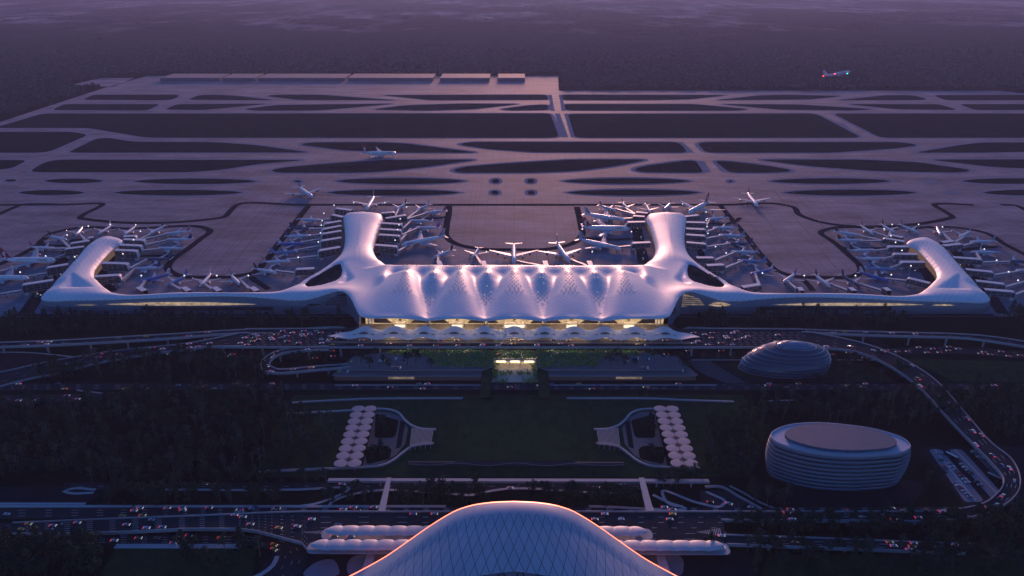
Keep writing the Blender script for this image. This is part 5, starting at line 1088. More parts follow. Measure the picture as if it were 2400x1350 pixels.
mb = MB(); a = P(957, 1092, 0); b = P(1462, 1092, 0); mb.box(((a.x+b.x)/2, a.y+.6, 1.8), (b.x-a.x, .5, 3.6)); fo = mb.build('garden_pavilion', M_FASC)
fr = MB(); pts = []
for k in range(121):
    t = k/120; x = a.x+(b.x-a.x)*t; u = (t-.5)*2; z = 1.7+1.45*math.cos(u*PI*3.6)*(1-.55*abs(u)); pts.append((x, a.y+.1, z))
for p, q in zip(pts[:-1], pts[1:]): fr.beam(p, q, .3, .35)
fr.build('wavy_rail', M_CONC, fo); tag(fo, 'long low dark pavilion front with a wavy pale rail under the lawn', 'pavilion')
WALLS = [('pale retaining wall bordering the lawn to the north-west', [(685,945),(780,940),(870,936),(960,935),(1085,935)], 1.6, 1.3, 0), ('pale retaining wall bordering the lawn to the north-east', [(1328,935),(1450,935),(1530,935.5),(1600,939),(1720,943)], 1.6, 1.3, 0),
 ('curving pale wall wrapping the upper edge of the west garden', [(675,971),(760,967),(850,962),(890,960),(915,962),(935,970),(948,985),(965,999),(985,1006),(1022,1008)], 1.8, 1.4, 0), ('curving pale wall wrapping the lower edge of the west garden', [(607,1107),(700,1103),(800,1099),(860,1096),(895,1092),(922,1080),(945,1062),(968,1047),(990,1041.5),(1017,1041)], 1.8, 1.4, 0),
 ('curving pale wall wrapping the upper edge of the east garden', [(1560,961),(1524,960),(1499,962),(1479,970),(1466,985),(1449,999),(1429,1006),(1392,1008)], 1.8, 1.4, 0), ('curving pale wall wrapping the lower edge of the east garden', [(1640,1099),(1600,1097),(1554,1096),(1519,1092),(1492,1080),(1469,1062),(1446,1047),(1424,1041.5),(1397,1041)], 1.8, 1.4, 0),
 ('pale wall beside the ramp at the foot of the oval building', [(1652,1143),(1690,1143),(1730,1165),(1785,1195)], 1.5, 1.5, 0), ('thin pale wall along the slope near the oval building', [(1710,1140),(1745,1158),(1775,1176),(1815,1193)], 1.1, 1.0, 0)]
for lab, c, w, h, z in WALLS:
    mb = MB(); pts = catmull([tuple(P(*q)[:2]) for q in c], 3); rings = []
    for i in range(len(pts)):
        a = Vector(pts[max(i-1, 0)]); b = Vector(pts[min(i+1, len(pts)-1)]); d = (b-a).normalized(); s = Vector((-d.y, d.x)); p = Vector(pts[i]); rings.append([(*(p+s*w/2), 0), (*(p+s*w/2), h), (*(p-s*w/2), h), (*(p-s*w/2), 0)])
    mb.loft(rings, False, 0); o = mb.build('retaining_wall', M_CONC); tag(o, lab, 'wall', 'garden walls')
for sg, nm in ((0, 'west'), (1, 'east')):
    f = mir if sg else (lambda q: q)
    mb = MB(); mb.prism(pxpoly(f([(880,964),(915,966),(938,977),(956,1003),(950,1040),(928,1066),(895,1086),(850,1092),(862,1040)]), .1), .05, .16); struct(mb.build('garden_paving', M_TPAVE))
    mb = MB(); mb.prism(roundpoly(pxpoly(f([(880,970),(935,985),(928,1018),(922,1026),(878,1026)]), .2), 3), .16, .24)
    mb.prism(roundpoly(pxpoly(f([(852,1048),(905,1044),(918,1052),(914,1075),(860,1088)]), .2), 3), .16, .24); struct(mb.build('planting_bed', M_GROUND))
    mb = MB(); mb.prism(pxpoly(f([(938,985),(950,990),(940,1048),(928,1052)]), .1), .16, .20); struct(mb.build('park_road', M_ASPH))
    pg = empty('pergola', tuple(P(*f([(985, 1022)])[0]))); o0 = Vector(pg.location); mb = MB()
    for k in range(19):
        x = 966+k*2.7; t = k/18; a = P(*f([(x, 1003+5*t)])[0], 4); b = P(*f([(x-5, 1047-5*t)])[0], 4); mb.beam(a-o0, b-o0, .38, .5)
    mb.build('slats', M_KERB, pg); mb = MB()
    for yy0, yy1 in ((1003, 1008), (1047, 1042)):
        for k in range(5): 
            p = P(*f([(966+k*12-(5 if yy0 > 1020 else 0), yy0+(yy1-yy0)*k/4)])[0], 4)-o0; mb2 = MB(); mb2.box((p.x, p.y, 2), (.4, .4, 4)); mb2.build('post', M_KERB, pg)
    tag(pg, f'white slatted pergola over the ramp of the {nm} garden', 'pergola', 'pergolas')
# ---------------------------------------------------------------- rows of twin-disc canopies
M_DISC = mat('mauve_disc_membrane', (.27, .26, .31), .6, var=.06, scale=.3); M_LAT = mat('dark_lattice_steel', (.05, .05, .06), .5)
def disc_mb(s):
    mb = MB(); n = 28; mb.loft([[(s*5.3+5.5*k*math.cos(2*PI*i/n), 4.8*k*math.sin(2*PI*i/n), z) for i in range(n)] for k, z in ((1, 6.7), (1, 6.95), (.6, 7.02), (.02, 7.06))], True, 0, True); return mb
DISC = [disc_mb(s).mesh('canopy_disc', M_DISC, False) for s in (-1, 1)]
mb = MB()
for a, b in (((0, -5.6), (0, 5.6)), ((-2.6, -4.6), (2.6, -5.4)), ((2.6, -4.6), (-2.6, -5.4)), ((-2.2, -5), (2.2, -5)), ((-1.2, -4), (-1.2, -6)), ((1.2, -4), (1.2, -6))): mb.beam((*a, 7.2), (*b, 7.2), .3, .2)
LATT = mb.mesh('lattice', M_LAT)
POST = [ (lambda m: (m.tube([(s*5.15, 0, 0), (s*5.15, 0, 6.7)], [.3, .5], 8), m)[1])(MB()).mesh('post', M_STEEL) for s in (-1, 1)]
for sg, nm in ((0, 'west'), (1, 'east')):
    A, B = (P(853.5, 957.5, 7), P(815, 1085, 7)) if not sg else (P(1561.5, 957.5, 7), P(1604, 1085, 7))
    for k in range(9):
        p = A+(B-A)*(k/8); r = empty('twin_canopy', (p.x, p.y, 0), math.atan2(-(B-A).x, (A-B).y)*1.0)
        r.rotation_euler = (0, 0, 0)
        for me in DISC: link('canopy_disc', me, r)
        for me in POST: link('post', me, r)
        if k: link('lattice', LATT, r).location = (-(B-A).x/8*.0, 10.0*0+0, 0)
        pos = 'northernmost' if k == 0 else 'southernmost' if k == 8 else ordw(k)+' from the north'
        tag(r, f'mauve twin-disc canopy in the {nm} garden row, {pos}', 'canopy', f'twin-disc canopies of the {nm} garden')
# ---------------------------------------------------------------- long beam and footbridges over the sunken road
a, b = P(770, 1121.5, 6), P(1660, 1121.5, 6)
mb = MB(); mb.box(((a.x+b.x)/2, a.y-1.2, 5.2), (b.x-a.x, 3.6, 1.6)); o = mb.build('long_walkway', M_CONC)
mb = MB(); mb.box(((a.x+b.x)/2, a.y-3.2, 6.1), (b.x-a.x, .3, 1.1)); mb.build('parapet', M_KERB, o)
for k in range(11): mb = MB(); mb.box((a.x+(b.x-a.x)*(k+.5)/11, a.y-1.2, 2.2), (.9, 1.6, 4.4)); mb.build('pier', M_CONC, o)
tag(o, 'long straight pale walkway bridging the edge of the sunken road', 'walkway')
for q, nm in (([(907,1119),(917,1119),(903,1197.5),(886,1197.5)], 'west'), ([(1497,1119),(1510,1119),(1532,1197.5),(1514,1197.5)], 'east')):
    mb = MB(); mb.prism(pxpoly(q, 7.6), 7.0, 7.6); o = mb.build('footbridge', M_KERB)
    for t in (.3, .7):
        p = P((q[0][0]+q[1][0])/2*(1-t)+(q[2][0]+q[3][0])/2*t, 1119+78*t, 7); mb = MB(); mb.box((p.x, p.y, 3.5), (1, 1, 7)); mb.build('pier', M_CONC, o)
    tag(o, f'pale concrete footbridge crossing the hedge strip on the {nm} side', 'footbridge', 'footbridges')
for q, nm in (([(862,1294),(880,1294),(868,1352),(842,1352)], 'west'), ([(1537,1294),(1555,1294),(1575,1352),(1548,1352)], 'east')):
    mb = MB(); mb.prism(pxpoly(q, 5.0), 4.5, 5.0); o = mb.build('station_ramp', M_KERB); tag(o, f'pale ramp dropping from the station platform on the {nm} side of the dome', 'ramp', 'station ramps')
mb = MB(); mb.poly([(*p, .06) for p in roundpoly(pxpoly([(700,1352),(735,1318),(775,1308),(790,1318),(800,1352)]), 8)]); mb.poly([(*p, .06) for p in roundpoly(pxpoly([(815,1352),(812,1320),(830,1300),(980,1294),(1000,1352)]), 6)]); mb.poly([(*p, .06) for p in roundpoly(pxpoly([(1420,1352),(1440,1294),(1580,1294),(1604,1310),(1600,1352)]), 6)]); struct(mb.build('station_paving', M_SHOULDER))
mb = MB(); mb.poly([(*p, .045) for p in pxpoly([(640,1292),(1760,1292),(1790,1400),(560,1400)])]); struct(mb.build('station_forecourt', M_ASPH))
# ---------------------------------------------------------------- station canopies on the viaduct
M_FAB = mat('station_canopy_fabric', (.50, .50, .54), .5, var=.05, scale=.4)
for (x0, x1, yc, lab) in ((763, 1516, 1238.5, 'upper pale segmented canopy on the viaduct behind the dome'), (729, 1697, 1271.5, 'lower pale segmented canopy at the viaduct edge beside the dome')):
    a, b = P(x0, yc, 12.5), P(x1, yc, 12.5); L = b.x-a.x; n = int(L/10.8); r = empty('station_canopy', (a.x, a.y, 8)); mb = MB(); rings = []
    for i in range(n*8+1):
        t = i/8; x = t*L/n; e = min(1, x/9.0, (L-x)/9.0); wd = 4.7*math.sqrt(max(.02, 1-(1-e)**2)); c = abs(math.sin(PI*t)); up = 3.0+.8*c**.55
        rings.append([(x, wd*math.cos(PI*k/10), up-.75*(abs(math.cos(PI*k/10)))**2.6+.15*c*math.sin(PI*k/10)) for k in range(11)])
    mb.loft(rings, False); mb.build('membrane', M_FAB, r, True)
    for i in range(n+1):
        if 0 < i < n: mb = MB(); mb.tube([(i*L/n, -1.2, 0), (i*L/n, -1.2, 4.9)], [.22, .16], 6); mb.build('mast', M_STEEL, r)
    mb = MB(); mb.prism(roundpoly([(-3, -5.5), (L+4, -5.5), (L+4, 5.5), (-3, 5.5)], 5), .03, .28); mb.build('platform', M_KERB, r)
    tag(r, lab, 'canopy', 'station canopies')
# ---------------------------------------------------------------- domed station roof at the bottom edge
def m_shell():
    m, nt, b = newmat('dome_cladding'); uv = nt.nodes.new('ShaderNodeUVMap'); sp = nt.nodes.new('ShaderNodeSeparateXYZ'); nt.links.new(uv.outputs['UV'], sp.inputs['Vector'])
    def M(op, a, c):
        n = nt.nodes.new('ShaderNodeMath'); n.operation = op
        for i, v in enumerate((a, c)):
            if v is None: continue
            if isinstance(v, (int, float)): n.inputs[i].default_value = v
            else: nt.links.new(v, n.inputs[i])
        return n.outputs[0]
    X, Y = sp.outputs['X'], sp.outputs['Y']; ln = None; cells = []
    for s in (1, -1):
        q = M('ADD', X, M('MULTIPLY', Y, s*.42)); fr = M('FRACT', q, None); l = M('LESS_THAN', fr, .052); ln = l if ln is None else M('MAXIMUM', ln, l); cells.append(M('FLOOR', q, None))
    ln = M('MULTIPLY', ln, M('GREATER_THAN', Y, 1.35))
    wn = nt.nodes.new('ShaderNodeTexWhiteNoise'); wn.noise_dimensions = '2D'; cb = nt.nodes.new('ShaderNodeCombineXYZ'); nt.links.new(cells[0], cb.inputs[0]); nt.links.new(cells[1], cb.inputs[1]); nt.links.new(cb.outputs[0], wn.inputs['Vector'])
    rp = nt.nodes.new('ShaderNodeMixRGB'); rp.inputs['Color1'].default_value = (.42, .42, .49, 1); rp.inputs['Color2'].default_value = (.48, .47, .54, 1); nt.links.new(wn.outputs['Value'], rp.inputs['Fac'])
    mx = nt.nodes.new('ShaderNodeMixRGB'); mx.inputs['Color2'].default_value = (.04, .045, .06, 1); nt.links.new(ln, mx.inputs['Fac']); nt.links.new(rp.outputs['Color'], mx.inputs['Color1'])
    nt.links.new(mx.outputs['Color'], b.inputs['Base Color']); b.inputs['Roughness'].default_value = .38; b.inputs['Specular IOR Level'].default_value = .6
    return m
M_SHELL = m_shell(); M_RIM = mat('dome_rim_metal', (.80, .74, .70), .35, metal=.2, spec=.7)
RIM = [(1207,1177,42),(1150,1179.5,41.6),(1100,1187.5,40.2),(1070,1197.5,38),(1040,1213.5,34.8),(1000,1239,29.8),(960,1267,24.2),(900,1308,15.8),(850,1336,7.8),(800,1362,4.5),(765,1380,1.2)]
rp_ = [tuple(P(*q)) for q in RIM]; rp_[0] = (0, rp_[0][1], rp_[0][2]); rim = catmull(rp_, 1.6); rim = [tuple(c) for c in rim]; rimf = [(-x if x < 0 else x, y, z) for x, y, z in rim][::-1]
rimf = [(abs(x), y, z) for x, y, z in rim[::-1]]+[(-abs(x), y, z) for x, y, z in rim[1:]]
dome = empty('station_dome', (0, rim[0][1], 0)); D0 = Vector((0, rim[0][1], 0)); DD = 50.5
vs = []; uvs = []; n = len(rimf); NT = 40; acc = 0; us = []
for i in range(n):
    if i: acc += math.dist(rimf[i], rimf[i-1])
    us.append(acc)
us = [u-us[n//2] for u in us]
for j in range(NT+1):
    t = j/NT
    for i, (x, y, z) in enumerate(rimf):
        sc = 1-.20*t**1.35; fl_ = 1+.10*t; vs.append((x*fl_, y-D0.y-DD*t-abs(x)*.12*t, z*sc+.9*math.sin(PI*min(1, t*3))*(z/42))); uvs.append((us[i]/5.6*(.62+.38*(1-t*.25))*1.0, t*DD/7.2))
me = bpy.data.meshes.new('shell'); fs = [(j*n+i, (j+1)*n+i, (j+1)*n+i+1, j*n+i+1) for j in range(NT) for i in range(n-1)]; me.from_pydata(vs, [], fs); uvl = me.uv_layers.new(name='UVMap')
uvl.data.foreach_set('uv', [c for l in me.loops for c in uvs[l.vertex_index]]); me.materials.append(M_SHELL); me.polygons.foreach_set('use_smooth', [True]*len(me.polygons)); link('shell', me, dome)
mb = MB(); rings = []
for i, (x, y, z) in enumerate(rimf):
    a = Vector(rimf[max(i-1, 0)]); b = Vector(rimf[min(i+1, n-1)]); d = (b-a).normalized(); nn = Vector((0, 1, 0)); up = nn.cross(d); up = up if up.z > 0 else -up; p = Vector((x, y, z))-D0
    rings.append([tuple(p+nn*(2.8*math.sin(q))+up*(2.8*math.cos(q)-2.75)) for q in np.linspace(-.25, PI*.95, 12)])
mb.loft(rings, False); mb.build('rim', M_RIM, dome, True)
M_RL = mat('rim_glow_strip', (.8, .5, .4), .4, emit=(1, .17, .06), estr=1.5); mb = MB()  # emission added for the orange glow along the rim
mb.loft([[r_[3], r_[4], r_[5]] if False else [tuple(Vector(r_[j])+Vector((0, 0, .06))) for j in (1, 2, 3, 4, 5)] for r_ in rings], False); mb.build('rim_glow', M_RL, dome, True)
mb = MB(); mb.loft([[(x, y-D0.y-2.5, z-1.2), (x*.98, y-D0.y-3.5, 0)] for x, y, z in rimf if z > 2.5], False); mb.build('rear_glazing', M_SLITDARK, dome)
M_FGL = mat('dome_front_glass', (.10, .13, .24), .2, spec=.7)
mb = MB(); last = vs[NT*n:]; mb.loft([[(x*.985, y+2.2, z-.2), (x*.95, y-4.0, max(0, z-14))] for x, y, z in last if z > 2], False); mb.build('front_glazing', M_FGL, dome, True)
mb = MB(); q = [p for p in last if abs(p[0]) < 70]; 
for i in range(0, len(q)-6, 6):
    a, b, c = Vector(q[i]), Vector(q[min(i+3, len(q)-1)]), Vector(q[min(i+6, len(q)-1)]); lo_ = b+Vector((0, -2.4, -8)); mb.beam(a+Vector((0, 1.9, -.2)), lo_, .5, .5); mb.beam(c+Vector((0, 1.9, -.2)), lo_, .5, .5)
mb.build('diagrid', M_LAT, dome)
tag(dome, 'huge smooth dome roof with diamond lattice and glowing rim at the bottom edge', 'station dome')
# ---------------------------------------------------------------- ringed glass dome (right) and stacked oval building
M_LEDGE = mat('ring_ledge_metal', (.26, .29, .36), .35, metal=.3, spec=.5); M_DGL = mat('dome_dark_glass', (.035, .045, .075), .12, spec=.9); M_MULL = mat('dome_mullion', (.18, .20, .26), .4, metal=.4)
RG = [(1730,1937,861,866),(1734,1941,855,860),(1737,1944,849,854),(1743,1945.6,842,847),(1751,1947,835,839),(1761,1945.6,828,830),(1775,1940.6,822,822),(1792,1931,815,816),(1815.6,1914,807.5,812)]
c0 = P(1834, 872, 0); egg = empty('ringed_dome', (c0.x, c0.y, 0)); ring_d = []
for i, (xl, xr, yl, yr) in enumerate(RG):
    z = 2.0+3.1*i; a = P(xl, yl, z); b = P(xr, yr, z); cx, cy = (a.x+b.x)/2-c0.x, (a.y+b.y)/2-c0.y; ra = (b-a).length/2; ang = math.atan2(b.y-a.y, b.x-a.x); rb = ra*(.44+.012*i)
    ring_d.append((cx, cy, z, ra, rb, ang))
def ell(R_, k, z=None, da=0.0, n=96):
    cx, cy, z0, ra, rb, ang = R_; out = []
    for i in range(n):
        t = 2*PI*i/n; x = (ra+da)*math.cos(t)*k; y = (rb+da)*math.sin(t)*k; out.append((cx+x*math.cos(ang)-y*math.sin(ang), cy+x*math.sin(ang)+y*math.cos(ang), z0 if z is None else z))
    return out
for i, R_ in enumerate(ring_d):
    mb = MB(); z = R_[2]; mb.loft([ell(R_, 1, z-.40, -1.4), ell(R_, 1, z-.35, 0), ell(R_, 1, z, .05), ell(R_, 1, z+.08, -1.15)], True); mb.build('ring_ledge', M_LEDGE, egg)
    low = ell(ring_d[i-1], 1, ring_d[i-1][2]+.07, -1.1) if i else ell(R_, 1, 0, -2.2); hi_ = ell(R_, 1, z-.5, -1.5); mb = MB(); mb.loft([low, hi_], True)
    for k in range(0, 96): mb.beam(low[k], hi_[k], .26, .26, 1)
    mb.build('glass_band', [M_DGL, M_MULL], egg)
top = ring_d[-1]; mb = MB(); mb.loft([ell(top, k, top[2]+.15+3.4*(1-k**2), -2.2*k) for k in (1, .85, .65, .45, .25, .08, .01)], True, 0); mb.build('cap', mat('dome_cap_glass', (.16, .20, .30), .18, spec=.9), egg, True)
mb = MB(); e1 = ell(top, 1, top[2]+.25, -2.2, 36); em = ell(top, .55, top[2]+.35+3.4*(1-.55**2), -1.2, 36)
for k in range(36): mb.beam(e1[k], em[k], .22, .22); mb.beam(em[k], (top[0], top[1], top[2]+3.7), .2, .2)
mb.build('cap_ribs', M_LEDGE, egg); tag(egg, 'egg-shaped glass dome wrapped in stacked metal rings beside the forecourt deck', 'domed building')
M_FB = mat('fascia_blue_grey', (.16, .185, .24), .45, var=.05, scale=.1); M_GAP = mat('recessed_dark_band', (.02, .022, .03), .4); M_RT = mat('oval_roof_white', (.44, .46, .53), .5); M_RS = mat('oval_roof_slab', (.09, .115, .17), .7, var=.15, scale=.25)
OV = [(1806,1019),(1818,1008),(1845,998),(1897,992),(1985,997),(2075,1013),(2118,1029),(2134,1046),(2120,1058),(2060,1067),(1987,1069),(1910,1062),(1850,1048),(1814,1033)]
ot = [Vector(tuple(P(x, y, 34))) for x, y in OV]; oc = sum((Vector((p.x, p.y, 0)) for p in ot), Vector())/len(ot); oval = empty('stacked_oval_building', tuple(oc))
base = [Vector((c[0], c[1], 0))-oc for c in catmull([tuple(p) for p in ot], 2.2, True)]
def ring(k, z, d=0.0): return [(p.x*k+(p.x/p.length)*d, p.y*k+(p.y/p.length)*d, z) for p in base]
prof = lambda z: 1.035-.055*(1-z/34)**2*1.6+.02*math.sin(PI*z/34)-.035*(z/34)**3
for i in range(9):
    z0 = 1.5+3.62*i; z1 = z0+2.2; mb = MB(); mb.loft([ring(prof(z0), z0-.05, -.7), ring(prof(z0), z0, .1), ring(prof(z1), z1, .35), ring(prof(z1), z1+.1, -1.2)], True); mb.build('fascia_band', M_FB, oval, True)
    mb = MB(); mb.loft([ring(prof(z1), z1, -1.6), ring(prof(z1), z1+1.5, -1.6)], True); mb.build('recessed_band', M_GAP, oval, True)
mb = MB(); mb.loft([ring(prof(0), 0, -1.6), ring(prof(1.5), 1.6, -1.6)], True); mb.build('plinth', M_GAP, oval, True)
mb = MB(); mb.poly(ring(1.0, 34.2, -.6)); mb.loft([ring(1.0, 33.0, .1), ring(1.0, 34.9, .1), ring(1.0, 34.9, -.6), ring(1.0, 34.2, -.6)], True); mb.build('roof', M_RT, oval)
mb = MB(); c2 = Vector((P(1965, 1026, 36).x, P(1965, 1026, 36).y, 0))-oc; k_ = .80; mb.prism([(p.x*k_+c2.x*.4, p.y*k_+c2.y*.4) for p in base], 34.25, 36.6); mb.build('roof_slab', M_RS, oval)
tag(oval, 'large oval building of nine stacked blue-grey bands with a raised roof slab', 'oval building')
mb = MB(); mb.poly([(*p, .07) for p in roundpoly(pxpoly([(1830,1150),(1900,1120),(2090,1120),(2170,1130),(2165,1165),(2110,1186),(1880,1188),(1790,1180)]), 15)]); struct(mb.build('oval_forecourt', M_ASPH))
mb = MB(); mb.poly([(*p, .075) for p in roundpoly(pxpoly([(1690,858),(1720,893),(1880,893),(1990,885),(1990,850),(1960,845),(1720,845)]), 15)]); 
# ---------------------------------------------------------------- car park at the right, parked cars
mb = MB(); mb.poly([(*p, .08) for p in pxpoly([(2150,1046),(2400,1046),(2430,1180),(2260,1185)])]); struct(mb.build('car_park', M_ASPH))
for q in ([(2176,1053),(2206,1053),(2308,1176),(2262,1178)], [(2222,1053),(2254,1053),(2356,1165),(2330,1176)], [(2271,1053),(2306,1054),(2385,1130),(2365,1150)]):
    mb = MB(); mb.prism(roundpoly(pxpoly(q), 4), .085, .2, 0); struct(mb.build('parking_island', M_SHOULDER))
    mb = MB(); a = Vector(tuple(P((q[0][0]+q[1][0])/2, q[0][1]+1))); b = Vector(tuple(P((q[2][0]+q[3][0])/2, q[2][1]-2))); mb.beam(a+Vector((0, 0, .22)), b+Vector((0, 0, .22)), 1.6, .1); struct(mb.build('kerb', M_KERB))
for (a, b, n) in (((2200,1063),(2211,1094),3), ((2225,1088),(2267,1131),7), ((2238,1132),(2272,1165),6), ((2247,1082),(2275,1110),5), ((2289,1130),(2312,1152),4), ((2281,1060),(2294,1072),3), ((2309,1074),(2350,1114),8)):
    for k in range(n):
        if rc.random() < .08: continue
        t = k/(n-1); world_car(a[0]+(b[0]-a[0])*t, a[1]+(b[1]-a[1])*t, 0.05 if rc.random() < .5 else PI, rc.choice(('white', 'white', 'silver', 'black', 'silver', 'red')), 'in the car park beside the curved ramp')
for i, (x, y, c, z) in enumerate(((797,870,'yellow',5.7),(804,870,'blue',5.7),(811,871,'black',5.7),(816,871,'white',5.7),(824,848,'yellow',7.8),(891,846,'white',7.8),(897,846,'silver',7.8),(904,845.5,'yellow',7.8),(910,847,'blue',7.8),(929,841,'white',7.8),(920,862.5,'blue',7.8),(926,862.5,'red',7.8),(933,863,'black',7.8),(939,863,'white',7.8),
        (1466,846,'blue',7.8),(1472,846,'yellow',7.8),(1495,841,'white',7.8),(1514,842,'black',7.8),(1521,842,'white',7.8),(1529,845,'blue',7.8),(1499,862,'blue',7.8),(1505,862.5,'red',7.8),(1511,863,'black',7.8),(1518,863,'white',7.8),(1600,869,'white',5.7),(1608,869,'black',5.7))):
    world_car(x, y, 1.45, c, 'on the west terrace' if x < 1200 else 'on the east terrace', z)
emit_cars(PARK, 'parked')
for i, (x, y, c, lab) in enumerate(((2229,1073,'black','black bus parked at the upper side of the car park'), (2328,1122,'black','black bus parked near the curved ramp in the car park'))):
    p = P(x, y); r = empty('bus', (p.x, p.y, .1), -1.0+.05*i); mb = MB(); mb.box((0, 0, 1.75), (11.5, 2.5, 2.6), taper=.94); mb.build('body', PAINT[c], r)
    mb = MB()
    for s in (-1, 1): mb.box((0, s*1.22, 2.15), (10.6, .1, .9))
    mb.build('window_band', M_CGLASS, r); mb = MB(); mb.box((0, 0, 3.15), (9, 1.7, .25)); mb.build('roof_unit', PAINT['white'], r)
    for sx in (-3.6, 3.4): mb = MB(); mb.tube([(sx, -1.28, .5), (sx, 1.28, .5)], [.5, .5], 10); mb.build('wheel', M_TYRE, r)
    tag(r, lab, 'bus', 'parked buses')
# ---------------------------------------------------------------- trees
M_LEAF = [mat('dark_leaf_'+n, c1, .8, col2=c2, scale=.11, spec=.12) for n, c1, c2 in (('deep', (.022, .044, .032), (.050, .082, .054)), ('mid', (.028, .052, .034), (.064, .098, .058)), ('grey', (.042, .060, .050), (.085, .112, .088)))]
M_BARK = mat('dark_bark', (.035, .028, .022), .9, var=.3, scale=1.5); M_BIRCH = mat('pale_bark', (.15, .145, .14), .8, var=.3, scale=1.5)
def tree_meshes(kind, seed):
    r = np.random.default_rng(seed); tr = MB(); cr = MB(); H = {'broad': 13.0, 'tall': 19.0, 'slender': 15.5}[kind]
    lean = r.uniform(-.5, .5, 2); tz = H*{'broad': .5, 'tall': .75, 'slender': .72}[kind]; tr.tube([(0, 0, 0), (lean[0]*.3, lean[1]*.3, tz*.5), (lean[0], lean[1], tz)], [.38, .27, .12] if kind != 'slender' else [.24, .18, .08], 6)
    cl = []
    nb = {'broad': 15, 'tall': 22, 'slender': 15}[kind]
    for i in range(nb):
        a = r.uniform(0, 2*PI)
        if kind == 'broad': z = H*r.uniform(.38, .93); rad = 4.4*math.sqrt(max(.05, 1-((z/H-.6)/.40)**2))*r.uniform(.35, 1.0); s = r.uniform(1.3, 2.3)
        elif kind == 'tall': z = H*(.22+.76*i/nb); rad = (4.2*(1-z/H)**.75+.4)*r.uniform(.3, 1.05); s = r.uniform(1.0, 1.9)
        else: z = H*r.uniform(.45, .98); rad = 2.9*math.sqrt(max(.05, 1-((z/H-.72)/.30)**2))*r.uniform(.2, 1.0); s = r.uniform(.9, 1.6)
        c = np.array([math.cos(a)*rad+lean[0], math.sin(a)*rad+lean[1], z]); cl.append((c, s)); zb = max(1.5, z-rad*.8-.8)
        tr.tube([(lean[0]*zb/tz if zb < tz else lean[0], lean[1]*zb/tz if zb < tz else lean[1], min(zb, tz)), tuple(c)], [.12, .04], 4, 0, False)
    for c, s in cl:
        for k in range({'broad': 30, 'tall': 24, 'slender': 17}[kind]):
            d = r.normal(size=3); d /= np.linalg.norm(d); p = c+d*s*r.uniform(.45, 1.08)*np.array([1, 1, .75]); u = np.cross(d, r.normal(size=3)); u /= np.linalg.norm(u)+1e-6; w = np.cross(d, u)+d*r.uniform(-.5, .5); q = r.uniform(.38, .75)
            cr.add([p-u*q, p+w*q*.6, p+u*q, p-w*q*.6], [(0, 1, 2, 3)])
    return tr, cr
TREES = {}
for kind, nm, lm in (('broad', 'broadleaf_tree', 0), ('tall', 'conical_tree', 0), ('slender', 'slender_tree', 2)):
    for v in range(3):
        tr, cr = tree_meshes(kind, 100*len(kind)+v); TREES.setdefault(kind, []).append((nm, tr.mesh('trunk', M_BIRCH if kind == 'slender' else M_BARK), cr.mesh('crown', M_LEAF[lm if v < 2 or kind == 'slender' else 1]), tr, cr))
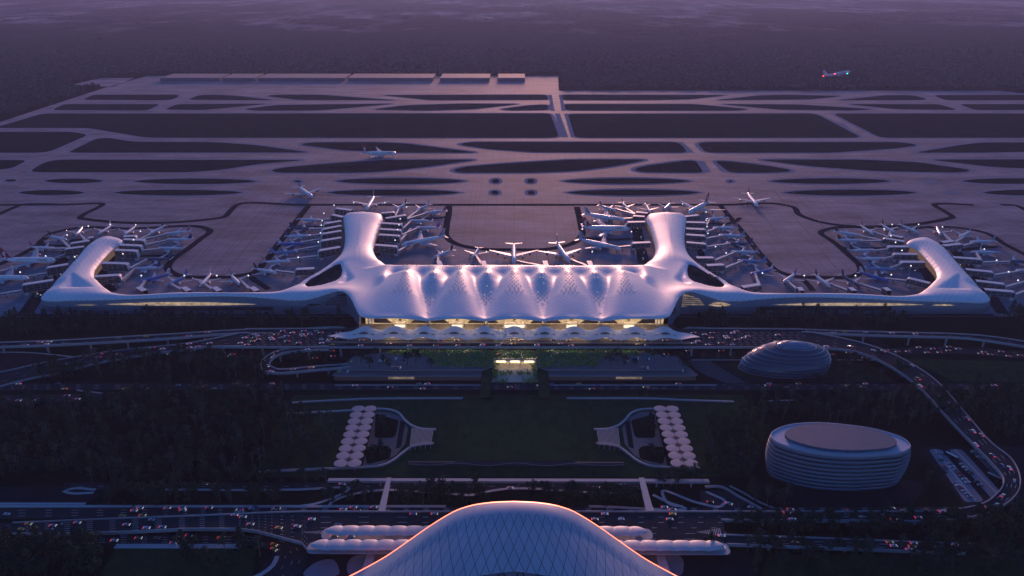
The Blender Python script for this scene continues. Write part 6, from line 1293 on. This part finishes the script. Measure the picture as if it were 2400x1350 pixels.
ZONES = [  # outline in photo pixels, number, share broad / tall / slender, scale range, words
 ([(0,742),(560,742),(545,771),(300,775),(0,790)], 170, (.45,.45,.10), (.5,.85), 'in the dense wood in front of the left wing'), ([(560,748),(800,742),(800,762),(570,766)], 16, (.4,.3,.3), (.7,1.1), 'before the hall end of the left wing'), ([(1625,742),(2120,742),(2120,766),(1880,768),(1640,764)], 60, (.5,.35,.15), (.55,1.1), 'in front of the right wing'),
 ([(140,852),(420,838),(620,848),(640,893),(60,893)], 75, (.5,.2,.3), (.8,1.2), 'between the west ramps and the highway'), ([(670,838),(790,835),(800,850),(690,855)], 9, (.8,.1,.1), (.7,1), 'inside the loop ramp'), ([(0,950),(240,945),(330,922),(680,922),(660,965),(790,990),(770,1085),(600,1096),(560,1120),(0,1122)], 330, (.45,.2,.35), (.8,1.25), 'in the large western wood'),
 ([(200,1124),(800,1116),(760,1142),(230,1146)], 34, (.5,.2,.3), (.7,1.15), 'along the sunken road, western part'), ([(230,1160),(700,1160),(640,1186),(260,1186)], 30, (.5,.2,.3), (.8,1.2), 'above the street kerb in the south-west'), ([(0,1285),(220,1285),(250,1352),(0,1352)], 40, (.6,.3,.1), (.9,1.3), 'in the dark south-west corner'), ([(370,1288),(640,1288),(600,1352),(520,1352)], 10, (.5,.2,.3), (.9,1.3), 'beside the south-west slip road'),
 ([(760,1160),(880,1160),(880,1184),(770,1186)], 7, (.6,.2,.2), (.7,1), 'west of the western footbridge'), ([(918,1160),(1160,1164),(1130,1186),(912,1186)], 15, (.5,.3,.2), (.8,1.3), 'in the hedge strip east of the western footbridge'), ([(1230,1160),(1495,1160),(1505,1186),(1320,1186)], 26, (.75,.15,.1), (.8,1.1), 'in the hedge strip west of the eastern footbridge'), ([(1540,1130),(1640,1118),(1650,1140),(1560,1148)], 9, (.6,.2,.2), (.8,1.1), 'at the end of the long walkway'),
 ([(1640,1000),(1790,945),(1800,1000),(1770,1100),(1700,1130),(1650,1105)], 62, (.45,.15,.4), (.8,1.2), 'between the east garden and the oval building'), ([(1780,935),(2260,930),(2300,985),(2150,1000),(1800,985)], 95, (.45,.25,.3), (.8,1.2), 'north of the oval building'), ([(1880,862),(2080,850),(2120,880),(2140,895),(1890,895)], 26, (.6,.2,.2), (.7,1.1), 'between the ringed dome and the curved ramp'),
 ([(2260,920),(2400,920),(2400,1040),(2330,1020)], 55, (.45,.25,.3), (.8,1.2), 'beyond the curved ramp at the east edge'), ([(2140,1090),(2180,1070),(2250,1170),(2180,1185)], 3, (.7,.2,.1), (.7,1), 'between the oval building and the car park'), ([(1730,1152),(1850,1170),(1860,1186),(1790,1190)], 7, (.6,.2,.2), (.7,1.1), 'before the foot of the oval building'), ([(1720,1226),(2250,1226),(2240,1262),(1900,1258),(1720,1250)], 52, (.7,.2,.1), (.8,1.1), 'between the two eastern viaducts'), ([(1720,1285),(2400,1300),(2400,1352),(1740,1352)], 52, (.6,.2,.2), (.8,1.2), 'in the south-east corner'), ([(2210,1225),(2400,1200),(2400,1290),(2290,1300)], 30, (.6,.2,.2), (.8,1.2), 'below the bend of the curved ramp'),
 ([(2420,640),(2400,740),(2330,742),(2350,748),(2400,760)], 6, (.5,.3,.2), (.8,1.2), 'at the east end of the right wing')]
SINGLE = [(746,660,'broad',.62,9,'in the left courtyard garden'),(772,652,'broad',.7,9,'in the left courtyard garden'),(758,655,'tall',.5,9,'in the left courtyard garden'),(1630,652,'broad',.7,9,'in the right courtyard garden'),(1662,662,'broad',.85,9,'in the right courtyard garden'),(1678,667,'broad',.75,9,'in the right courtyard garden'),
 (866,862,'broad',1.0,7.7,'on the west terrace'),(846,850,'broad',1.0,7.7,'on the west terrace'),(900,852,'broad',.75,7.7,'on the west terrace'),(912,861,'broad',.75,7.7,'on the west terrace'),(955,856,'broad',1.15,7.7,'on the west terrace'),(975,850,'broad',1.15,7.7,'on the west terrace'),(1010,862,'broad',.8,7.7,'on the west terrace'),(880,842,'slender',.9,7.7,'on the west terrace'),
 (1430,858,'broad',1.15,7.7,'on the east terrace'),(1446,848,'broad',1.1,7.7,'on the east terrace'),(1462,858,'broad',.9,7.7,'on the east terrace'),(1487,861,'broad',.75,7.7,'on the east terrace'),(1533,846,'broad',.95,7.7,'on the east terrace'),(1553,848,'slender',.9,7.7,'on the east terrace'),(1606,868,'broad',.85,5.7,'on the east terrace'),(1592,850,'broad',.8,7.7,'on the east terrace'),
 (898,1005,'broad',1.0,.2,'in the west garden'),(905,1020,'tall',.7,.2,'in the west garden'),(890,1012,'broad',.9,.2,'in the west garden'),(893,1065,'tall',.85,.2,'in the west garden'),(875,1072,'broad',.9,.2,'in the west garden'),(907,1072,'broad',.8,.2,'in the west garden'),
 (1522,1000,'tall',.8,.2,'in the east garden'),(1512,1012,'broad',1.0,.2,'in the east garden'),(1530,1020,'broad',.9,.2,'in the east garden'),(1527,1072,'broad',1.0,.2,'in the east garden'),(1545,1080,'broad',.8,.2,'in the east garden'),(1572,750,'broad',1.1,8,'at the east corner of the main hall'),(1662,1290,'tall',.9,.1,'in front of the lower station canopy'),(1740,762,'broad',.8,.1,'in front of the right wing')]
rt = random.Random(21); ALL = []
for (x, y, k, s, z, w) in SINGLE: ALL.append((P(x, y, z), k, s, w, 0))
for poly, n, mix, (s0, s1), w in ZONES:
    wp = [tuple(P(x, y)[:2]) for x, y in poly]; xs_ = [p[0] for p in wp]; ys_ = [p[1] for p in wp]; c = 0; pts_ = []
    t_ = 0
    while c < n and t_ < n*60:
        t_ += 1; x, y = rt.uniform(min(xs_), max(xs_)), rt.uniform(min(ys_), max(ys_))
        if not inpoly(wp, np.array([[x, y]]))[0] or any((x-a)**2+(y-b)**2 < 10 for a, b in pts_): continue
        pts_.append((x, y)); k = rt.choices(('broad', 'tall', 'slender'), mix)[0]; ALL.append((Vector((x, y, 0)), k, rt.uniform(s0, s1), w, 1)); c += 1
def show(t):
    if t[4] == 0: return -1e9
    p, k, s = t[0], t[1], t[2]; return math.hypot(p.x*.4, p.y)-s*90
ALL.sort(key=show); WORDS = {'broad': 'round-crowned dark tree', 'tall': 'tall pointed dark tree', 'slender': 'thin tree with a pale trunk'}
for i, (p, k, s, w, z) in enumerate(ALL[:296]):
    nm, tm, cm_, _, _ = rt.choice(TREES[k]); r = empty(nm, tuple(p), rt.uniform(0, 6.28)); s2 = s*rt.uniform(.92, 1.1); r.scale = (s2, s2, s); link('trunk', tm, r); link('crown', cm_, r)
    tag(r, WORDS[k]+' '+w, 'tree', 'trees '+w)
def merged(lst, name, label):
    V, Fc, Mi = [], [], []; off = 0
    for (p, k, s, w, z) in lst:
        _, _, _, tr, cr = rt.choice(TREES[k]); a = rt.uniform(0, 6.28); cs, sn = math.cos(a), math.sin(a)
        for m_, mi in ((tr, 0 if k != 'slender' else 3), (cr, 1 if k != 'slender' else 2)):
            v = np.array(m_.v)*s; v = np.stack([v[:, 0]*cs-v[:, 1]*sn+p.x, v[:, 0]*sn+v[:, 1]*cs+p.y, v[:, 2]], 1); V.append(v); Fc += [tuple(j+off for j in f) for f in m_.f]; Mi += [mi]*len(m_.f); off += len(v)
    me = bpy.data.meshes.new(name); me.from_pydata(np.concatenate(V).tolist(), [], Fc); [me.materials.append(m) for m in (M_BARK, M_LEAF[0], M_LEAF[2], M_BIRCH)]; me.polygons.foreach_set('material_index', Mi)
    o = link(name, me); struct(o, 'stuff'); o['label'] = label
merged(ALL[296:], 'woodland', 'dark woods of many crowded trees around the roads')
# undergrowth: low shrubs and tufts that break up the lawns and verges
M_UNDER = mat('undergrowth_leaves', (.018, .034, .024), .9, col2=(.044, .070, .044), scale=.6, spec=.05)
clumps('undergrowth', [z[0] for z in ZONES], .0, 24, 1.5, M_UNDER, 9, 1.6)
# ---------------------------------------------------------------- the far forest beyond the airfield
rn = np.random.default_rng(4)
def vnoise(x, y, sc, seed):
    r = np.random.default_rng(seed); G = r.random((256, 256)); u, v = x/sc, y/sc; i, j = np.floor(u).astype(int), np.floor(v).astype(int); fu, fv = u-i, v-j; fu = fu*fu*(3-2*fu); fv = fv*fv*(3-2*fv)
    g = lambda a, b: G[a % 256, b % 256]
    return (g(i, j)*(1-fu)+g(i+1, j)*fu)*(1-fv)+(g(i, j+1)*(1-fu)+g(i+1, j+1)*fu)*fv
rows = []; Y = 1500.0
while Y < 7600: rows.append(Y); Y += max(9.0, Y*Y*1.15e-6)
NC = 620; tt = np.linspace(-1, 1, NC); YY, T_ = np.meshgrid(np.array(rows), tt, indexing='ij'); XX = T_*(YY*.86+250)+rn.normal(size=YY.shape)*3; YY = YY+rn.normal(size=YY.shape)*3
fld = .6*vnoise(XX, YY*1.6, 420, 1)+.4*vnoise(XX, YY*1.6, 130, 2); ZZ = 5+5.0*rn.random(YY.shape)**1.5+4*vnoise(XX, YY, 60, 3)
apn = pxpoly([(-700,500),(0,282),(244,203),(148,204),(234,181),(345,176),(1310,176),(1312,210),(2345,210),(2435,219),(2950,300),(3400,560)])
ins = inpoly(apn, np.stack([XX.ravel(), YY.ravel()], 1)).reshape(YY.shape)
clear = (fld > np.interp(YY, [2200, 3600, 4600, 5600, 7600], [.80, .68, .57, .47, .36])) | ins | (YY < 1700)
me = bpy.data.meshes.new('forest'); nr = len(rows); idx = np.arange(nr*NC).reshape(nr, NC); a, b, c, d = idx[:-1, :-1], idx[:-1, 1:], idx[1:, 1:], idx[1:, :-1]
ok = ~(clear[:-1, :-1] | clear[:-1, 1:] | clear[1:, 1:] | clear[1:, :-1]); quads = np.stack([a[ok], b[ok], c[ok], d[ok]], 1)
edge = clear; ZZ = np.where(edge, 0.5, ZZ); used = np.unique(quads); rem = -np.ones(nr*NC, int); rem[used] = np.arange(len(used)); co = np.stack([XX.ravel(), YY.ravel(), ZZ.ravel()], 1)[used]
me.from_pydata(co.tolist(), [], rem[quads].tolist()); me.materials.append(mat('far_forest_leaves', (.016, .022, .020), .95, col2=(.034, .042, .034), scale=.05, spec=.03)); fo = link('forest', me); struct(fo, 'stuff'); fo['label'] = 'dark forest stretching behind the airfield into the haze'
# individual crowns at the near forest edge
ic = []; PHI = (1+5**.5)/2
iv = [(-1, PHI, 0), (1, PHI, 0), (-1, -PHI, 0), (1, -PHI, 0), (0, -1, PHI), (0, 1, PHI), (0, -1, -PHI), (0, 1, -PHI), (PHI, 0, -1), (PHI, 0, 1), (-PHI, 0, -1), (-PHI, 0, 1)]; iv = np.array(iv)/math.sqrt(1+PHI*PHI)
if_ = [(0,11,5),(0,5,1),(0,1,7),(0,7,10),(0,10,11),(1,5,9),(5,11,4),(11,10,2),(10,7,6),(7,1,8),(3,9,4),(3,4,2),(3,2,6),(3,6,8),(3,8,9),(4,9,5),(2,4,11),(6,2,10),(8,6,7),(9,8,1)]
V, Fc = [], []; k = 0; bad = [(*p,) for p in apn]
cand = np.stack([rn.uniform(-2600, 3000, 60000), rn.uniform(1700, 3600, 60000)], 1); vis = ~inpoly(bad, cand) & (np.abs(cand[:, 0]) < cand[:, 1]*.84); cand = cand[vis]; px_ = np.array([proj((x, y, 0)) for x, y in cand[:26000]])
cand = cand[:26000][(px_[:, 1] > 110)]
for x, y in cand[:11000]:
    s = rn.uniform(3.5, 6.5); v = iv*(1+rn.normal(size=(12, 1))*.22)*np.array([s, s, s*rn.uniform(.8, 1.3)])+np.array([x, y, rn.uniform(4, 11)]); V.append(v); Fc += [tuple(j+12*k for j in f) for f in if_]; k += 1
me = bpy.data.meshes.new('forest_edge'); me.from_pydata(np.concatenate(V).tolist(), [], Fc); me.materials.append(M_LEAF[1]); fo = link('forest_edge_foliage', me); struct(fo, 'stuff'); fo['label'] = 'bumpy dark tree crowns along the near edge of the far forest'
# ---------------------------------------------------------------- small things: shrubs on the entrance pods, people
for k in range(-2, 3):
    nm, tm, cm_, _, _ = TREES['broad'][k % 3]; r = empty('potted_shrub', (k*60, 682.5, DECK+6.0), k*1.1); r.scale = (.42, .42, .24); link('stem', tm, r); link('crown', cm_, r)
    tagq(r, 'round shrub growing on the roof of an entrance pod', 'shrub', 'shrubs on the entrance pods')
def body_mesh(stride, cloth, name):
    v = [(0, 0, .95), (0, 0, 1.2), (0, 0, 1.42), (0, .01, 1.55), (0, .02, 1.68), (-.09, 0, .90), (-.10, stride, .50), (-.10, stride*.6-.03, .07), (-.10, stride*.6+.14, .04), (.09, 0, .90), (.10, -stride*.7, .50), (.10, -stride*1.5, .09), (.10, -stride*1.5+.15, .04), (-.19, 0, 1.40), (-.25, -.06, 1.12), (-.24, .06, .86), (.19, 0, 1.40), (.25, .05, 1.12), (.24, .16, .88)]
    e = [(0,1),(1,2),(2,3),(3,4),(0,5),(5,6),(6,7),(7,8),(0,9),(9,10),(10,11),(11,12),(2,13),(13,14),(14,15),(2,16),(16,17),(17,18)]
    rad = [.14,.15,.15,.06,.11,.09,.065,.045,.04,.09,.065,.045,.04,.07,.05,.035,.07,.05,.035]
    me = bpy.data.meshes.new(name); me.from_pydata(v, e, []); o = bpy.data.objects.new(name, me); COL.objects.link(o); o.modifiers.new('skin', 'SKIN'); o.modifiers.new('sub', 'SUBSURF').levels = 1
    for i, s in enumerate(me.skin_vertices[0].data): s.radius = (rad[i], rad[i]*.85)
    me.skin_vertices[0].data[0].use_root = True; bpy.context.view_layer.update()
    m2 = bpy.data.meshes.new_from_object(o.evaluated_get(bpy.context.evaluated_depsgraph_get())); bpy.data.objects.remove(o)
    m2.materials.clear(); m2.materials.append(cloth); m2.materials.append(mat(name+'_trousers', (.03, .03, .045), .8)); m2.materials.append(mat(name+'_skin', (.38, .24, .17), .6)); m2.materials.append(mat(name+'_hair', (.015, .012, .01), .7))
    for p in m2.polygons: z = p.center.z; p.material_index = 1 if z < .93 and abs(p.center.x) < .19 else 3 if z > 1.72 or (z > 1.62 and p.center.y < 0) else 2 if z > 1.47 or (z < .93 and abs(p.center.x) > .19) else 0; p.use_smooth = True
    return m2
BODIES = [('dark coat', body_mesh(.16, mat('dark_coat', (.02, .02, .03), .8), 'walking_body')), ('grey jacket', body_mesh(.04, mat('grey_jacket', (.16, .16, .17), .8), 'standing_body')), ('red top', body_mesh(.12, mat('red_top', (.28, .04, .04), .8), 'strolling_body'))]
rp2 = random.Random(5)
for i in range(26):
    if i < 12: p = P(rp2.uniform(1172, 1240), rp2.uniform(853, 872), .3); z = .3; w = 'crossing the lit sunken court'
    elif i < 20: p = Vector((rp2.uniform(-150, 150), rp2.uniform(672, 678), 0)); z = ZD+.16; w = 'on the pavement before the main hall'
    else: x = rp2.choice((-1, 1))*rp2.uniform(180, 205); p = Vector((x, P(1207, 768.8, ZD).y, 0)); z = ZD+.1; w = 'on the pale side terrace of the deck'
    c, me = BODIES[i % 3]; o = link('person', me); o.location = (p.x, p.y, z); o.rotation_euler = (0, 0, rp2.uniform(0, 6.28)); tagq(o, f'person in a {c} {w}', 'person', 'people '+w)
bpy.context.view_layer.update()
fl()
print('objects', len(bpy.data.objects))
